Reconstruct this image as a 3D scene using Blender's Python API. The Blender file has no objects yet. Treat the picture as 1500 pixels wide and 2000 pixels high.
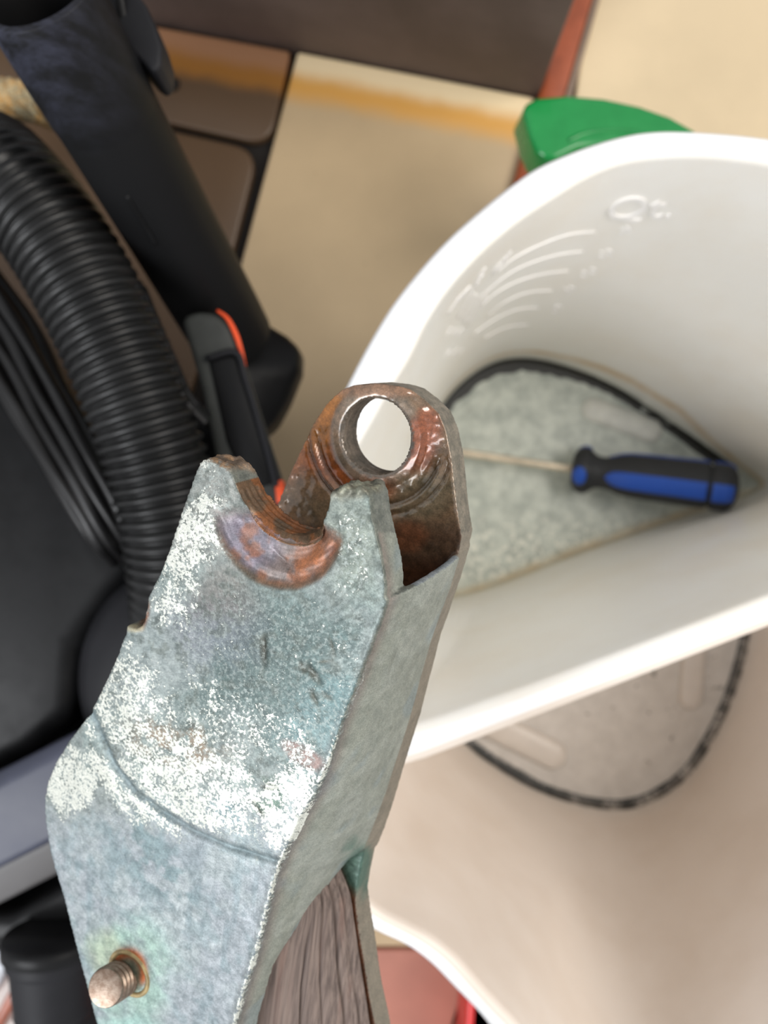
import bpy, bmesh, math, random
import numpy as np
from mathutils import Vector, Matrix, noise
from mathutils.geometry import delaunay_2d_cdt

random.seed(7)
rng = np.random.default_rng(11)
S = bpy.context.scene
COL = S.collection
F, CX, CY, ZC = 1676.0, 750.0, 1000.0, 0.66          # focal length in pixels, image centre, camera height

# ------------------------------------------------------------------ camera
cd = bpy.data.cameras.new('camera')
cam = bpy.data.objects.new('camera', cd)
COL.objects.link(cam)
cam.location = (0, 0, ZC)
cam.rotation_euler = (0, 0, 0)
cd.sensor_fit = 'HORIZONTAL'
cd.sensor_width = 36.0
cd.lens = 36.0 * F / 1500.0
cd.clip_start = 0.005
cd.dof.use_dof = True
cd.dof.focus_distance = 0.195
cd.dof.aperture_fstop = 17.0
S.camera = cam

# ------------------------------------------------------------------ world, lights, exposure
W = bpy.data.worlds.new('world')
S.world = W
W.use_nodes = True
wb = W.node_tree.nodes['Background']
wb.inputs['Color'].default_value = (0.95, 0.97, 1.0, 1)
wb.inputs['Strength'].default_value = 0.70


def area(name, loc, target, size, power, color):
    l = bpy.data.lights.new(name, 'AREA')
    l.shape = 'RECTANGLE'
    l.size, l.size_y = size
    l.energy = power
    l.color = color
    o = bpy.data.objects.new(name, l)
    COL.objects.link(o)
    o.location = loc
    o.rotation_euler = (Vector(target) - Vector(loc)).to_track_quat('-Z', 'Y').to_euler()
    return o


area('window_light', (0.9, 0.15, 1.35), (0.15, 0.05, 0.1), (0.8, 0.8), 15.0, (1.0, 0.94, 0.86))
area('companionway_light', (-0.75, -0.65, 1.15), (0.05, 0.0, 0.3), (0.6, 0.6), 14.0, (0.95, 0.97, 1.0))

S.view_settings.view_transform = 'Standard'
S.view_settings.look = 'None'
S.view_settings.exposure = 0.0
S.view_settings.gamma = 1.0
S.view_settings.use_curve_mapping = False


# ------------------------------------------------------------------ helpers
def P(px, py, d):
    return Vector(((px - CX) / F * d, -(py - CY) / F * d, ZC - d))


def lin(c):
    out = []
    for v in c[:3]:
        v /= 255.0
        out.append(v / 12.92 if v <= 0.04045 else ((v + 0.055) / 1.055) ** 2.4)
    return tuple(out) + (1.0,)


def tag(o, label=None, cat=None, group=None, kind=None):
    if label: o['label'] = label
    if cat: o['category'] = cat
    if group: o['group'] = group
    if kind: o['kind'] = kind
    return o


def empty(name, loc):
    o = bpy.data.objects.new(name, None)
    o.empty_display_size = 0.02
    COL.objects.link(o)
    o.location = loc
    return o


def link_mesh(name, me, material=None, parent=None, smooth=True, angle=None):
    """Vertices are given in world coordinates; a child keeps its place under its parent."""
    o = bpy.data.objects.new(name, me)
    COL.objects.link(o)
    if material: me.materials.append(material)
    if smooth:
        me.polygons.foreach_set('use_smooth', [True] * len(me.polygons))
        if angle is not None:
            me.set_sharp_from_angle(angle=math.radians(angle))
    if parent is not None:
        o.parent = parent
        off = parent.location.copy()
        p = parent.parent
        while p is not None:
            off += p.location
            p = p.parent
        me.transform(Matrix.Translation(-off))
    return o


def bm_mesh(bm, name='m'):
    bmesh.ops.recalc_face_normals(bm, faces=bm.faces)
    me = bpy.data.meshes.new(name)
    bm.to_mesh(me)
    bm.free()
    return me


def mesh_from(verts, faces, name='m'):
    me = bpy.data.meshes.new(name)
    me.from_pydata([tuple(v) for v in verts], [], faces)
    me.update()
    return me


def prism(bm, top, bottom):
    """Closed solid between two matching loops of points."""
    a = [bm.verts.new(p) for p in top]
    b = [bm.verts.new(p) for p in bottom]
    n = len(a)
    fs = [bm.faces.new(a), bm.faces.new(b[::-1])]
    for i in range(n):
        j = (i + 1) % n
        fs.append(bm.faces.new((a[i], b[i], b[j], a[j])))
    return fs


def bevel_all(bm, w, seg=2, ang=25):
    bmesh.ops.recalc_face_normals(bm, faces=bm.faces)
    es = [e for e in bm.edges if len(e.link_faces) == 2 and e.calc_face_angle(0) > math.radians(ang)]
    bmesh.ops.bevel(bm, geom=es, offset=w, segments=seg, affect='EDGES', profile=0.5, clamp_overlap=True)


def slab(name, pts, z0, z1, material, parent=None, bev=0.002, seg=3):
    """Flat board over a list of (x, y) points."""
    bm = bmesh.new()
    prism(bm, [(x, y, z1) for x, y in pts], [(x, y, z0) for x, y in pts])
    bevel_all(bm, bev, seg)
    return link_mesh(name, bm_mesh(bm), material, parent, True, 40)


def catmull(pts, n):
    P_ = [Vector(p) for p in pts]
    P_ = [P_[0] * 2 - P_[1]] + P_ + [P_[-1] * 2 - P_[-2]]
    dense = []
    for i in range(1, len(P_) - 2):
        for k in range(24):
            t = k / 24
            a, b, c, d = P_[i - 1], P_[i], P_[i + 1], P_[i + 2]
            dense.append(0.5 * ((2 * b) + (c - a) * t + (2 * a - 5 * b + 4 * c - d) * t * t + (3 * b - a - 3 * c + d) * t ** 3))
    dense.append(P_[-2])
    L = [0]
    for a, b in zip(dense, dense[1:]): L.append(L[-1] + (b - a).length)
    out, j = [], 0
    for i in range(n):
        s = L[-1] * i / (n - 1)
        while j < len(L) - 2 and L[j + 1] < s: j += 1
        t = (s - L[j]) / max(L[j + 1] - L[j], 1e-9)
        out.append(dense[j].lerp(dense[j + 1], min(max(t, 0), 1)))
    return out, L[-1]


def sweep(path, rad, seg=24, cap=True, ellipse=None, up=Vector((0, 0, 1)), rfun=None):
    """Tube along path; rad: list of radii; returns verts, faces."""
    n = len(path)
    t = [(path[min(i + 1, n - 1)] - path[max(i - 1, 0)]).normalized() for i in range(n)]
    u = t[0].cross(up)
    if u.length < 1e-3: u = t[0].cross(Vector((1, 0, 0)))
    u.normalize()
    V, Fc = [], []
    for i in range(n):
        u = (u - t[i] * u.dot(t[i])).normalized()
        w = t[i].cross(u)
        for k in range(seg):
            a = 2 * math.pi * k / seg
            r = rad[i] if rfun is None else rfun(i, a) * rad[i]
            ea, eb = (1, 1) if ellipse is None else ellipse
            V.append(path[i] + u * (math.cos(a) * r * ea) + w * (math.sin(a) * r * eb))
    for i in range(n - 1):
        for k in range(seg):
            k2 = (k + 1) % seg
            Fc.append((i * seg + k, i * seg + k2, (i + 1) * seg + k2, (i + 1) * seg + k))
    if cap:
        V.append(path[0]); c0 = len(V) - 1
        V.append(path[-1]); c1 = len(V) - 1
        for k in range(seg):
            k2 = (k + 1) % seg
            Fc.append((c0, k2, k))
            Fc.append((c1, (n - 1) * seg + k, (n - 1) * seg + k2))
    return V, Fc


def tube(name, path, rad, material, parent=None, seg=24, cap=True, angle=None, **kw):
    if not isinstance(rad, (list, tuple)): rad = [rad] * len(path)
    V, Fc = sweep(path, rad, seg, cap, **kw)
    return link_mesh(name, mesh_from(V, Fc), material, parent, True, angle)


# ------------------------------------------------------------------ node helpers
def new_mat(name):
    m = bpy.data.materials.new(name)
    m.use_nodes = True
    nt = m.node_tree
    return m, nt, nt.nodes['Principled BSDF']


def nd(nt, typ, **kw):
    n = nt.nodes.new(typ)
    for k, v in kw.items():
        if k.startswith('i_'):
            n.inputs[k[2:].replace('_', ' ')].default_value = v
        else:
            setattr(n, k, v)
    return n


def noise_node(nt, scale, detail=4, rough=0.55, vec=None, dist=0.0):
    n = nd(nt, 'ShaderNodeTexNoise')
    n.inputs['Scale'].default_value = scale
    n.inputs['Detail'].default_value = detail
    n.inputs['Roughness'].default_value = rough
    n.inputs['Distortion'].default_value = dist
    if vec is None:
        vec = nd(nt, 'ShaderNodeTexCoord').outputs['Object']
    nt.links.new(vec, n.inputs['Vector'])
    return n.outputs['Fac']


def mapr(nt, v, a, b, c=0.0, d=1.0, smooth=True):
    n = nd(nt, 'ShaderNodeMapRange')
    n.interpolation_type = 'SMOOTHSTEP' if smooth else 'LINEAR'
    for k, x in zip(('From Min', 'From Max', 'To Min', 'To Max'), (a, b, c, d)):
        if hasattr(x, 'links'): nt.links.new(x, n.inputs[k])
        else: n.inputs[k].default_value = x
    nt.links.new(v, n.inputs['Value'])
    return n.outputs['Result']


def mth(nt, op, a, b=None):
    n = nd(nt, 'ShaderNodeMath', operation=op)
    for i, x in enumerate((a, b)):
        if x is None: continue
        if hasattr(x, 'links'): nt.links.new(x, n.inputs[i])
        else: n.inputs[i].default_value = x
    return n.outputs[0]


def mixc(nt, f, a, b, blend='MIX'):
    n = nd(nt, 'ShaderNodeMix', data_type='RGBA', blend_type=blend)
    for k, x in ((0, f), (6, a), (7, b)):
        if hasattr(x, 'links'): nt.links.new(x, n.inputs[k])
        else: n.inputs[k].default_value = x
    return n.outputs[2]


def bump(nt, h, strength, dist, bsdf, prev=None):
    n = nd(nt, 'ShaderNodeBump')
    n.inputs['Strength'].default_value = strength
    n.inputs['Distance'].default_value = dist
    nt.links.new(h, n.inputs['Height'])
    if prev is not None: nt.links.new(prev, n.inputs['Normal'])
    nt.links.new(n.outputs['Normal'], bsdf.inputs['Normal'])
    return n.outputs['Normal']


def attr(nt, name):
    return nd(nt, 'ShaderNodeAttribute', attribute_name=name)


def plain(name, rgb, rough=0.5, metal=0.0, var=0.15, scale=60, bmp=0.15, coat=0.0, spec=0.5):
    m, nt, b = new_mat(name)
    c = lin(rgb)
    f = noise_node(nt, scale, 5, 0.6)
    dark = tuple(x * (1 - var) for x in c[:3]) + (1,)
    light = tuple(min(1, x * (1 + var)) for x in c[:3]) + (1,)
    nt.links.new(mixc(nt, mapr(nt, f, 0.3, 0.7), dark, light), b.inputs['Base Color'])
    b.inputs['Metallic'].default_value = metal
    b.inputs['Specular IOR Level'].default_value = spec
    b.inputs['Coat Weight'].default_value = coat
    nt.links.new(mapr(nt, f, 0.2, 0.8, max(0.02, rough - 0.07), rough + 0.07), b.inputs['Roughness'])
    if bmp: bump(nt, noise_node(nt, scale * 8, 3), bmp, 0.0004, b)
    return m


# materials of the plain things
M_black = plain('black_plastic', (17, 17, 18), 0.42, bmp=0.1, spec=0.22)
M_hose = plain('hose_rubber', (22, 22, 22), 0.34, bmp=0.05, scale=30, spec=0.45)
M_cord = plain('cord_rubber', (20, 19, 19), 0.4, bmp=0.05, spec=0.4)
M_dark = plain('dark_grey_plastic', (30, 30, 33), 0.55, bmp=0.15, scale=25, spec=0.22)
M_clip = plain('latch_plastic', (58, 60, 58), 0.55, bmp=0.1, spec=0.3)
M_mid = plain('grey_blue_plastic', (66, 69, 84), 0.5, bmp=0.15, scale=20)
M_warmgrey = plain('warm_grey_plastic', (84, 82, 82), 0.5, bmp=0.15, scale=20)
M_orange = plain('orange_plastic', (225, 80, 35), 0.4)
M_green = plain('green_plastic', (16, 132, 62), 0.22, var=0.06, bmp=0.03, coat=0.3)
M_shaft = plain('screwdriver_steel', (226, 212, 190), 0.35, metal=0.6, bmp=0.05)
M_grip = plain('grip_rubber', (34, 36, 40), 0.55, scale=80, bmp=0.1)
M_blue = plain('blue_plastic', (18, 76, 176), 0.35, var=0.05, bmp=0.02)
M_red = plain('red_plastic', (205, 30, 28), 0.3, var=0.08)
M_white = plain('white_plastic', (235, 238, 245), 0.35, var=0.03)
M_gap = plain('dark_gap', (26, 20, 16), 0.8)
M_wall = plain('bulkhead_paint', (100, 86, 80), 0.75, var=0.18, scale=18, bmp=0.3)
M_teak = plain('varnished_teak', (150, 72, 38), 0.35, var=0.2, scale=40, coat=0.2)
M_sole = plain('reddish_sole', (184, 124, 106), 0.5, var=0.08, scale=15)


def gelcoat(name, base, axis=None, hi=(232, 206, 160), sun_glow=(214, 160, 84), w=(0.018, 0.046), rough=0.4):
    """Aged gelcoat board; axis = (nx, ny, c): distance n.x - c from the board's inner edge carries the painted sun glow."""
    m, nt, b = new_mat(name)
    geo = nd(nt, 'ShaderNodeNewGeometry').outputs['Position']
    f = noise_node(nt, 9, 5, 0.6, geo)
    c = lin(base)
    col = mixc(nt, mapr(nt, f, 0.3, 0.75), tuple(x * 0.93 for x in c[:3]) + (1,), tuple(x * 1.05 for x in c[:3]) + (1,))
    spk = mapr(nt, noise_node(nt, 160, 2, 0.5, geo), 0.74, 0.78)
    col = mixc(nt, mth(nt, 'MULTIPLY', spk, 0.5), col, lin((90, 70, 50)))
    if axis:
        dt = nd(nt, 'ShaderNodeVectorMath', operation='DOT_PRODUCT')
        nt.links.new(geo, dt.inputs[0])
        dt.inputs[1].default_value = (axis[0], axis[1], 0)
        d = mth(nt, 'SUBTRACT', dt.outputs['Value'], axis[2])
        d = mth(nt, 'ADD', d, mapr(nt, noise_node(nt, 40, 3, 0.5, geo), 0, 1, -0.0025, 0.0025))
        col = mixc(nt, mapr(nt, d, w[1], w[0] + 0.010), col, lin(sun_glow))  # sun glow beside the bulkhead, painted into the board colour
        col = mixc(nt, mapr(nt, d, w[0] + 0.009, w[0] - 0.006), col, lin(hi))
    nt.links.new(col, b.inputs['Base Color'])
    b.inputs['Roughness'].default_value = rough
    bump(nt, noise_node(nt, 400, 3, 0.5, geo), 0.12, 0.0005, b)
    return m


# ================================================================== THE SETTING
def fp(px, py, z=0.0):
    v = P(px, py, ZC - z)
    return (v.x, v.y)


bm = bmesh.new()
prism(bm, [(-0.9, -0.9, -0.012), (1.1, -0.9, -0.012), (1.1, 0.9, -0.012), (-0.9, 0.9, -0.012)],
      [(-0.9, -0.9, -0.03), (1.1, -0.9, -0.03), (1.1, 0.9, -0.03), (-0.9, 0.9, -0.03)])
floor = tag(link_mesh('floor', bm_mesh(bm), M_gap, None, False), kind='structure')

# inner edge line of the boards (foot of the bulkhead): pixels (290,40) -> (1050,188)
e0, e1 = Vector(fp(290, 40)), Vector(fp(1050, 188))
edir = (e1 - e0).normalized()
en = Vector((edir.y, -edir.x))        # pointing down the picture, away from the bulkhead
if en.y > 0: en = -en
ec = en.dot(e0)
M_board = gelcoat('cream_board', (200, 176, 140), (en.x, en.y, ec), hi=(255, 232, 190), sun_glow=(228, 172, 92), w=(0.017, 0.046))
M_board_shaded = gelcoat('shaded_board', (90, 70, 51), (en.x, en.y, ec), hi=(160, 118, 88), sun_glow=(150, 102, 46), w=(0.018, 0.042))  # same boards with shade mixed into the base colour
M_bench = gelcoat('cream_bench', (222, 200, 164))
M_side = gelcoat('pale_board', (205, 196, 190))


def arc_corner(pts, i, r, n=6):
    a, b, c = Vector(pts[i - 1]), Vector(pts[i]), Vector(pts[(i + 1) % len(pts)])
    p, q = b + (a - b).normalized() * r, b + (c - b).normalized() * r
    return [tuple(p.lerp(b, t).lerp(b.lerp(q, t), t)) for t in [k / n for k in range(n + 1)]]


# large cream board under the bucket
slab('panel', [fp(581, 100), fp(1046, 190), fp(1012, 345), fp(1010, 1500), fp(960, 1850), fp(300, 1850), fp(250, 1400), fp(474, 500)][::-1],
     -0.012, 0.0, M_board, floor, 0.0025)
# two boards beyond the gap, their shade painted in as a darker colour
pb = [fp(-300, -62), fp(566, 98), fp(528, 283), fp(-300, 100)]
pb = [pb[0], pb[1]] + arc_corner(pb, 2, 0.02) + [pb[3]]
slab('panel', pb[::-1], -0.012, -0.0005, M_board_shaded, floor, 0.0025)
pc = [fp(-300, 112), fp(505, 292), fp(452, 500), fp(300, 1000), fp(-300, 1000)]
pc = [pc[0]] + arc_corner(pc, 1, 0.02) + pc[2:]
slab('panel', pc[::-1], -0.012, -0.0005, M_board_shaded, floor, 0.0025)
# bench board on the right
slab('panel', [fp(1172, -260), fp(2200, -260), fp(2200, 1500), fp(1020, 1500), fp(1020, 560), fp(1125, 180)][::-1],
     -0.012, 0.0, M_bench, floor, 0.003)
# reddish sole boards at the bottom of the picture
slab('panel', [fp(560, 1856), fp(933, 1856), fp(878, 2020), fp(820, 2300), fp(560, 2300)][::-1], -0.012, -0.001, M_sole, floor, 0.002)
slab('panel', [fp(941, 1856), fp(1300, 1856), fp(1300, 2300), fp(828, 2300), fp(886, 2020)][::-1], -0.012, -0.001, M_sole, floor, 0.002)
# pale board at the lower left
slab('panel', [fp(-500, 1500), fp(100, 1500), fp(100, 2300), fp(-500, 2300)][::-1], -0.012, -0.001, M_side, floor, 0.002)
# drain hole plug ring in the dark board
c = P(336, 164, ZC - 0.0005)
bm = bmesh.new()
bmesh.ops.create_cone(bm, cap_ends=True, segments=24, radius1=0.006, radius2=0.0054, depth=0.002)
bmesh.ops.transform(bm, matrix=Matrix.Translation(c + Vector((0, 0, 0.0005))), verts=bm.verts)
link_mesh('drain_plug', bm_mesh(bm), M_gap, floor, True, 40)

# bulkhead
bw = 0.02
w0, w1 = e0 - edir * 0.55, Vector(fp(1052, 188))
bm = bmesh.new()
q = [w0, w1, w1 - en * bw, w0 - en * bw]
prism(bm, [(p.x, p.y, 0.34) for p in q], [(p.x, p.y, -0.012) for p in q])
bevel_all(bm, 0.0015, 2)
tag(link_mesh('wall_back', bm_mesh(bm), M_wall, None, True, 40), kind='structure')

# varnished strip along the bench edge
a0, a1 = Vector(fp(1130, 0, .008)), Vector(fp(1034, 330, .008))
dd = (a1 - a0).normalized(); pn = Vector((-dd.y, dd.x)) * 0.0095
s0, s1 = a0 - dd * 0.12, Vector(fp(1000, 455, .008))
tag(slab('trim_1', [tuple(s0 - pn), tuple(s0 + pn), tuple(s1 + pn), tuple(s1 - pn)], -0.012, 0.009, M_teak, None, 0.003), kind='structure')
pn2 = pn * 0.28; off = pn * 1.34
if off.x < 0: off = -off; pn2 = -pn2
tag(slab('trim_2', [tuple(s0 + off - pn2), tuple(s0 + off + pn2), tuple(s1 + off + pn2), tuple(s1 + off - pn2)], -0.012, 0.004,
         plain('grey_sealant', (132, 112, 96), 0.6), None, 0.001), kind='structure')

# ================================================================== THE TWO-PART BUCKET
ZR, ZB, ZO = 0.30, 0.012, 0.0015
DR, DB = ZC - ZR, ZC - ZB


def px2w(pts, d):
    return [Vector(((x - CX) / F * d, -(y - CY) / F * d)) for x, y in pts]


R1 = px2w([(806, 1428), (760, 1408), (712, 1340), (680, 1240), (664, 1130), (666, 1010), (684, 900), (730, 820), (766, 755), (804, 696), (838, 619),
           (900, 533), (996, 442), (1092, 379), (1164, 336), (1236, 312), (1356, 303), (1500, 318), (1700, 372), (1880, 480),
           (2010, 640), (2070, 800), (2088, 910), (2070, 945)], DR)
B1 = px2w([(874, 1170), (850, 1150), (825, 1080), (815, 1000), (820, 900), (840, 832), (871, 782), (905, 747), (948, 717), (996, 703), (1049, 705), (1116, 724),
           (1188, 753), (1260, 798), (1332, 848), (1399, 896), (1462, 932), (1478, 948), (1462, 964), (1380, 992), (1260, 1032),
           (1116, 1082), (972, 1140)], DB)
R2 = px2w([(855, 1478), (792, 1496), (720, 1520), (664, 1570), (652, 1640), (676, 1718), (740, 1776), (791, 1801), (841, 1827), (887, 1863), (927, 1908),
           (968, 1955), (1014, 2000), (1065, 2080), (1105, 2190), (1180, 2300), (1300, 2350), (1430, 2300), (1530, 2190), (1660, 2090),
           (1880, 1930), (2040, 1700), (2110, 1400), (2130, 1150), (2105, 1030), (2060, 1010)], DR)
B2 = px2w([(846, 1250), (836, 1290), (850, 1360), (876, 1410), (912, 1453), (968, 1494), (1044, 1538), (1120, 1563), (1196, 1575), (1247, 1568),
           (1297, 1545), (1348, 1504), (1394, 1428), (1424, 1362), (1450, 1276), (1462, 1200), (1462, 1090), (1440, 1050)], DB)
RO = px2w([(1356, 250), (1260, 250), (1164, 274), (1068, 312), (1020, 341), (948, 398), (866, 470), (780, 571), (730, 650), (680, 745),
           (640, 830), (612, 920), (600, 1010), (594, 1110), (598, 1220), (606, 1330), (602, 1430), (592, 1530), (592, 1630),
           (622, 1726), (680, 1792), (740, 1828), (791, 1849), (841, 1885), (889, 1936), (954, 2002), (1000, 2080), (1035, 2200),
           (1105, 2370), (1290, 2440), (1480, 2375), (1600, 2240), (1760, 2150), (1970, 1990), (2125, 1740), (2190, 1400),
           (2200, 1150), (2178, 1000), (2150, 880), (2125, 750), (2065, 600), (1940, 425), (1740, 305), (1500, 262)], DR)


def centroid(L):
    c = Vector((0, 0))
    for p in L: c += p
    return c / len(L)


def smooth_loop(L, n=2):
    for _ in range(n):
        out = []
        for i in range(len(L)):
            a, b = L[i], L[(i + 1) % len(L)]
            out += [a.lerp(b, 0.25), a.lerp(b, 0.75)]
        L = out
    return L


def polar(L, c, N):
    """Resample a star-shaped loop by angle around c."""
    ang = np.array([math.atan2(p.y - c.y, p.x - c.x) for p in L])
    r = np.array([(p - c).length for p in L])
    o = np.argsort(ang)
    ang, r = ang[o], r[o]
    P_ = [Vector((math.cos(a) * q, math.sin(a) * q)) for a, q in zip(ang, r)]
    out = []
    for k in range(N):
        t = -math.pi + 2 * math.pi * (k + 0.5) / N
        j = int(np.searchsorted(ang, t)) % len(P_)
        a, b = P_[j - 1], P_[j]
        d = Vector((math.cos(t), math.sin(t)))
        e = b - a
        den = d.x * e.y - d.y * e.x
        s = (a.x * e.y - a.y * e.x) / den if abs(den) > 1e-12 else a.length
        out.append(c + d * s)
    return out


def offset_loop(L, d):
    n = len(L); out = []
    for i in range(n):
        t = (L[(i + 1) % n] - L[i - 1]).normalized()
        out.append(L[i] + Vector((t.y, -t.x)) * d)
    return out


NL = 360
bucket_root = empty('double_bucket', (0.16, -0.06, 0.0))
tag(bucket_root, 'white two-compartment plastic bucket with black grime rings around its floors', 'bucket')


def bucket_mat(name, base, warm, floorc):
    m, nt, b = new_mat(name)
    geo = nd(nt, 'ShaderNodeNewGeometry').outputs['Position']
    n1 = noise_node(nt, 14, 4, 0.6, geo)
    col = mixc(nt, mapr(nt, n1, 0.35, 0.7), lin(base), lin(warm))
    # floor mottling
    fl = attr(nt, 'floor').outputs['Fac']
    n2 = noise_node(nt, 75, 6, 0.68, geo)
    fcol = mixc(nt, mapr(nt, n2, 0.32, 0.66), lin(floorc[0]), lin(floorc[1]))
    n5 = noise_node(nt, 30, 3, 0.5, geo)
    vor = noise_node(nt, 240, 2, 0.6, geo)
    wh = mth(nt, 'MULTIPLY', mapr(nt, vor, 0.52, 0.60), attr(nt, 'flecks').outputs['Fac'])
    fcol = mixc(nt, wh, fcol, lin((240, 240, 228)))
    col = mixc(nt, fl, col, fcol)
    # tan waterline
    tn = attr(nt, 'tan').outputs['Fac']
    n3 = noise_node(nt, 60, 4, 0.6, geo)
    col = mixc(nt, mth(nt, 'MULTIPLY', tn, mapr(nt, n3, 0.2, 0.7, 0.35, 0.95)), col, lin((200, 166, 108)))
    # black grime
    dk = attr(nt, 'grime').outputs['Fac']
    n4 = noise_node(nt, 330, 3, 0.7, geo)
    thr = mth(nt, 'SUBTRACT', 0.98, mth(nt, 'MULTIPLY', dk, 0.98))
    g = mapr(nt, mth(nt, 'SUBTRACT', n4, thr), -0.06, 0.09)
    col = mixc(nt, mth(nt, 'MULTIPLY', g, mth(nt, 'MINIMUM', mth(nt, 'MULTIPLY', dk, 1.4), 1.0)), col, lin((48, 48, 45)))
    # sparse specks
    sp = noise_node(nt, 130, 2, 0.5, geo)
    sg = mth(nt, 'MULTIPLY', mapr(nt, sp, 0.68, 0.74), mth(nt, 'MULTIPLY', attr(nt, 'specks').outputs['Fac'], 0.75))
    col = mixc(nt, sg, col, lin((70, 66, 52)))
    nt.links.new(col, b.inputs['Base Color'])
    b.inputs['Roughness'].default_value = 0.33
    b.inputs['Subsurface Weight'].default_value = 0.12
    b.inputs['Subsurface Radius'].default_value = (0.004, 0.0035, 0.003)
    b.inputs['Subsurface Scale'].default_value = 1.0
    bump(nt, noise_node(nt, 900, 3, 0.5, geo), 0.04, 0.0003, b)
    return m


M_b1 = bucket_mat('bucket_plastic_first', (240, 238, 233), (236, 231, 222), ((172, 180, 172), (214, 220, 210)))
M_b2 = bucket_mat('bucket_plastic_second', (232, 222, 212), (224, 212, 200), ((206, 202, 196), (222, 218, 212)))
M_rim = plain('bucket_rim_plastic', (240, 240, 240), 0.3, var=0.02, scale=20, bmp=0.03)

BLEND = 0.006


def compartment(name, Rl, Bl, mat, which):
    c = centroid(smooth_loop(Rl)); cb = centroid(smooth_loop(Bl))
    R = polar(smooth_loop(Rl, 2), c, NL)
    B = polar(smooth_loop(Bl, 2), cb, NL)
    V, rows = [], []
    rows.append(('t', offset_loop(R, 0.004), ZR))
    for k in range(1, 6):
        a = math.pi / 2 * k / 5
        rows.append(('t', offset_loop(R, 0.004 * (1 - math.sin(a))), ZR - 0.004 * (1 - math.cos(a))))
    NW = 70
    for k in range(1, NW + 1):
        s = k / NW
        q = s ** 0.85
        rows.append((q, [r.lerp(b, q) for r, b in zip(R, B)], ZR - 0.004 + (ZB + 0.004 - ZR + 0.004) * q))
    fil = 0.003
    for k in range(1, 6):
        a = math.pi / 2 * k / 5
        rows.append((1.0, offset_loop(B, -fil * (1 - math.cos(a)) * 0.9), ZB + 0.004 * (1 - math.sin(a))))
    NFl = 46
    B2_ = offset_loop(B, -fil * 0.9)
    for k in range(1, NFl):
        s = (k / NFl) ** 1.8
        rows.append((1 + s, [p.lerp(cb, s) for p in B2_], ZB))
    verts, A = [], {'floor': [], 'tan': [], 'grime': [], 'flecks': [], 'specks': []}
    Bz = [Vector((p.x, p.y)) for p in B2_]
    for s, L, z in rows:
        for i, p in enumerate(L):
            x = (p.x) * F / (ZC - z) + CX; y = -(p.y) * F / (ZC - z) + CY     # where along the stain map this spot lies
            verts.append((p.x, p.y, z))
            f = t = g = fk = sp = 0.0
            if s != 't':
                dist = (p - Bz[i]).length if s <= 1 else (p - Bz[i]).length
                if s > 1: f = 1.0
                elif s > 0.93: f = (s - 0.93) / 0.07 * 0.85
                if which == 1:
                    straight = (y > 955 and x > 860) or y > 1080
                    wig = 0.0009 * noise.noise(Vector((p.x * 60, p.y * 60, 3)))
                    t0 = (0.027 if x < 1330 else 0.027 - 0.018 * min(1, (x - 1330) / 150)) if not straight else 0.0035
                    up = (1 - s) * 0.30 if s <= 1 else -dist
                    t = math.exp(-((up - t0 - wig) / 0.0050) ** 2) * (0.95 if not straight else 0.9)
                    if s >= 0.9 and not straight:
                        th = 0.0060 * math.exp(-((x - 985) / 130) ** 2) + 0.0027 + (0.0032 * math.exp(-((x - 1375) / 34) ** 2))
                        th *= 1 + 0.35 * noise.noise(Vector((p.x * 140, p.y * 140, 9)))
                        dd_ = dist if s > 1 else 0.0
                        th *= max(0.0, min(1.0, (1462 - x) / 40))
                        if th > 0.0003 and s > 0.985 and True:
                            g = max(0.0, 1 - (dd_ / th) ** 3) if dd_ < th else 0
                            if s <= 1: g *= min(1.0, max(0.0, (th - 0.0020) / 0.0020)) + 0.35
                            g = max(g, 0.30 * math.exp(-dd_ / 0.012))
                    fk = 1.0 if (y > 960 + 0.2 * (1180 - x) * 0.3 and s > 1) else 0.0
                    fk *= min(1, max(0, (y - 990) / 70))
                    sp = 0.35 if s > 1 else (0.03 if s > .8 else 0)
                else:
                    if s >= 0.98 and y > 1235:
                        dd_ = dist if s > 1 else 0.0
                        th = 0.0018 + 0.0026 * math.exp(-((x - 980) / 110) ** 2)
                        g = (0.74 + 0.18 * noise.noise(Vector((p.x * 90, p.y * 90, 2)))) * math.exp(-((dd_ - 0.0008) / th) ** 2)
                        if y > 1430: g = max(g, 0.34 * math.exp(-dd_ / 0.011))
                    if s > 1: sp = 0.9
                    f *= 0.8
            for k_, v_ in zip(('floor', 'tan', 'grime', 'flecks', 'specks'), (f, t, g, fk, sp)): A[k_].append(v_)
    faces = []
    nr = len(rows)
    for r in range(nr - 1):
        for i in range(NL):
            j = (i + 1) % NL
            faces.append((r * NL + i, r * NL + j, (r + 1) * NL + j, (r + 1) * NL + i))
    verts.append((cb.x, cb.y, ZB)); ci = len(verts) - 1
    for k_ in A: A[k_].append(A[k_][-1])
    for i in range(NL): faces.append(((nr - 1) * NL + i, (nr - 1) * NL + (i + 1) % NL, ci))
    me = mesh_from(verts, faces)
    for k_, vals in A.items():
        at = me.attributes.new(k_, 'FLOAT', 'POINT')
        at.data.foreach_set('value', vals)
    bmx = bmesh.new(); bmx.from_mesh(me)
    bmx.normal_update()
    me2 = me
    bmx.free()
    o = link_mesh(name, me2, mat, bucket_root, True)
    return o, rows[0][1], R, B, c, cb


comp1, top1, Rr1, Bb1, c1, cb1 = compartment('first_compartment', R1, B1, M_b1, 1)
comp2, top2, Rr2, Bb2, c2, cb2 = compartment('second_compartment', R2, B2, M_b2, 2)
comp1['label'] = 'half-round compartment with a thick black grime arc and tan waterline'
comp2['label'] = 'lower compartment with two raised foot ribs and a speckled grime line'

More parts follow.
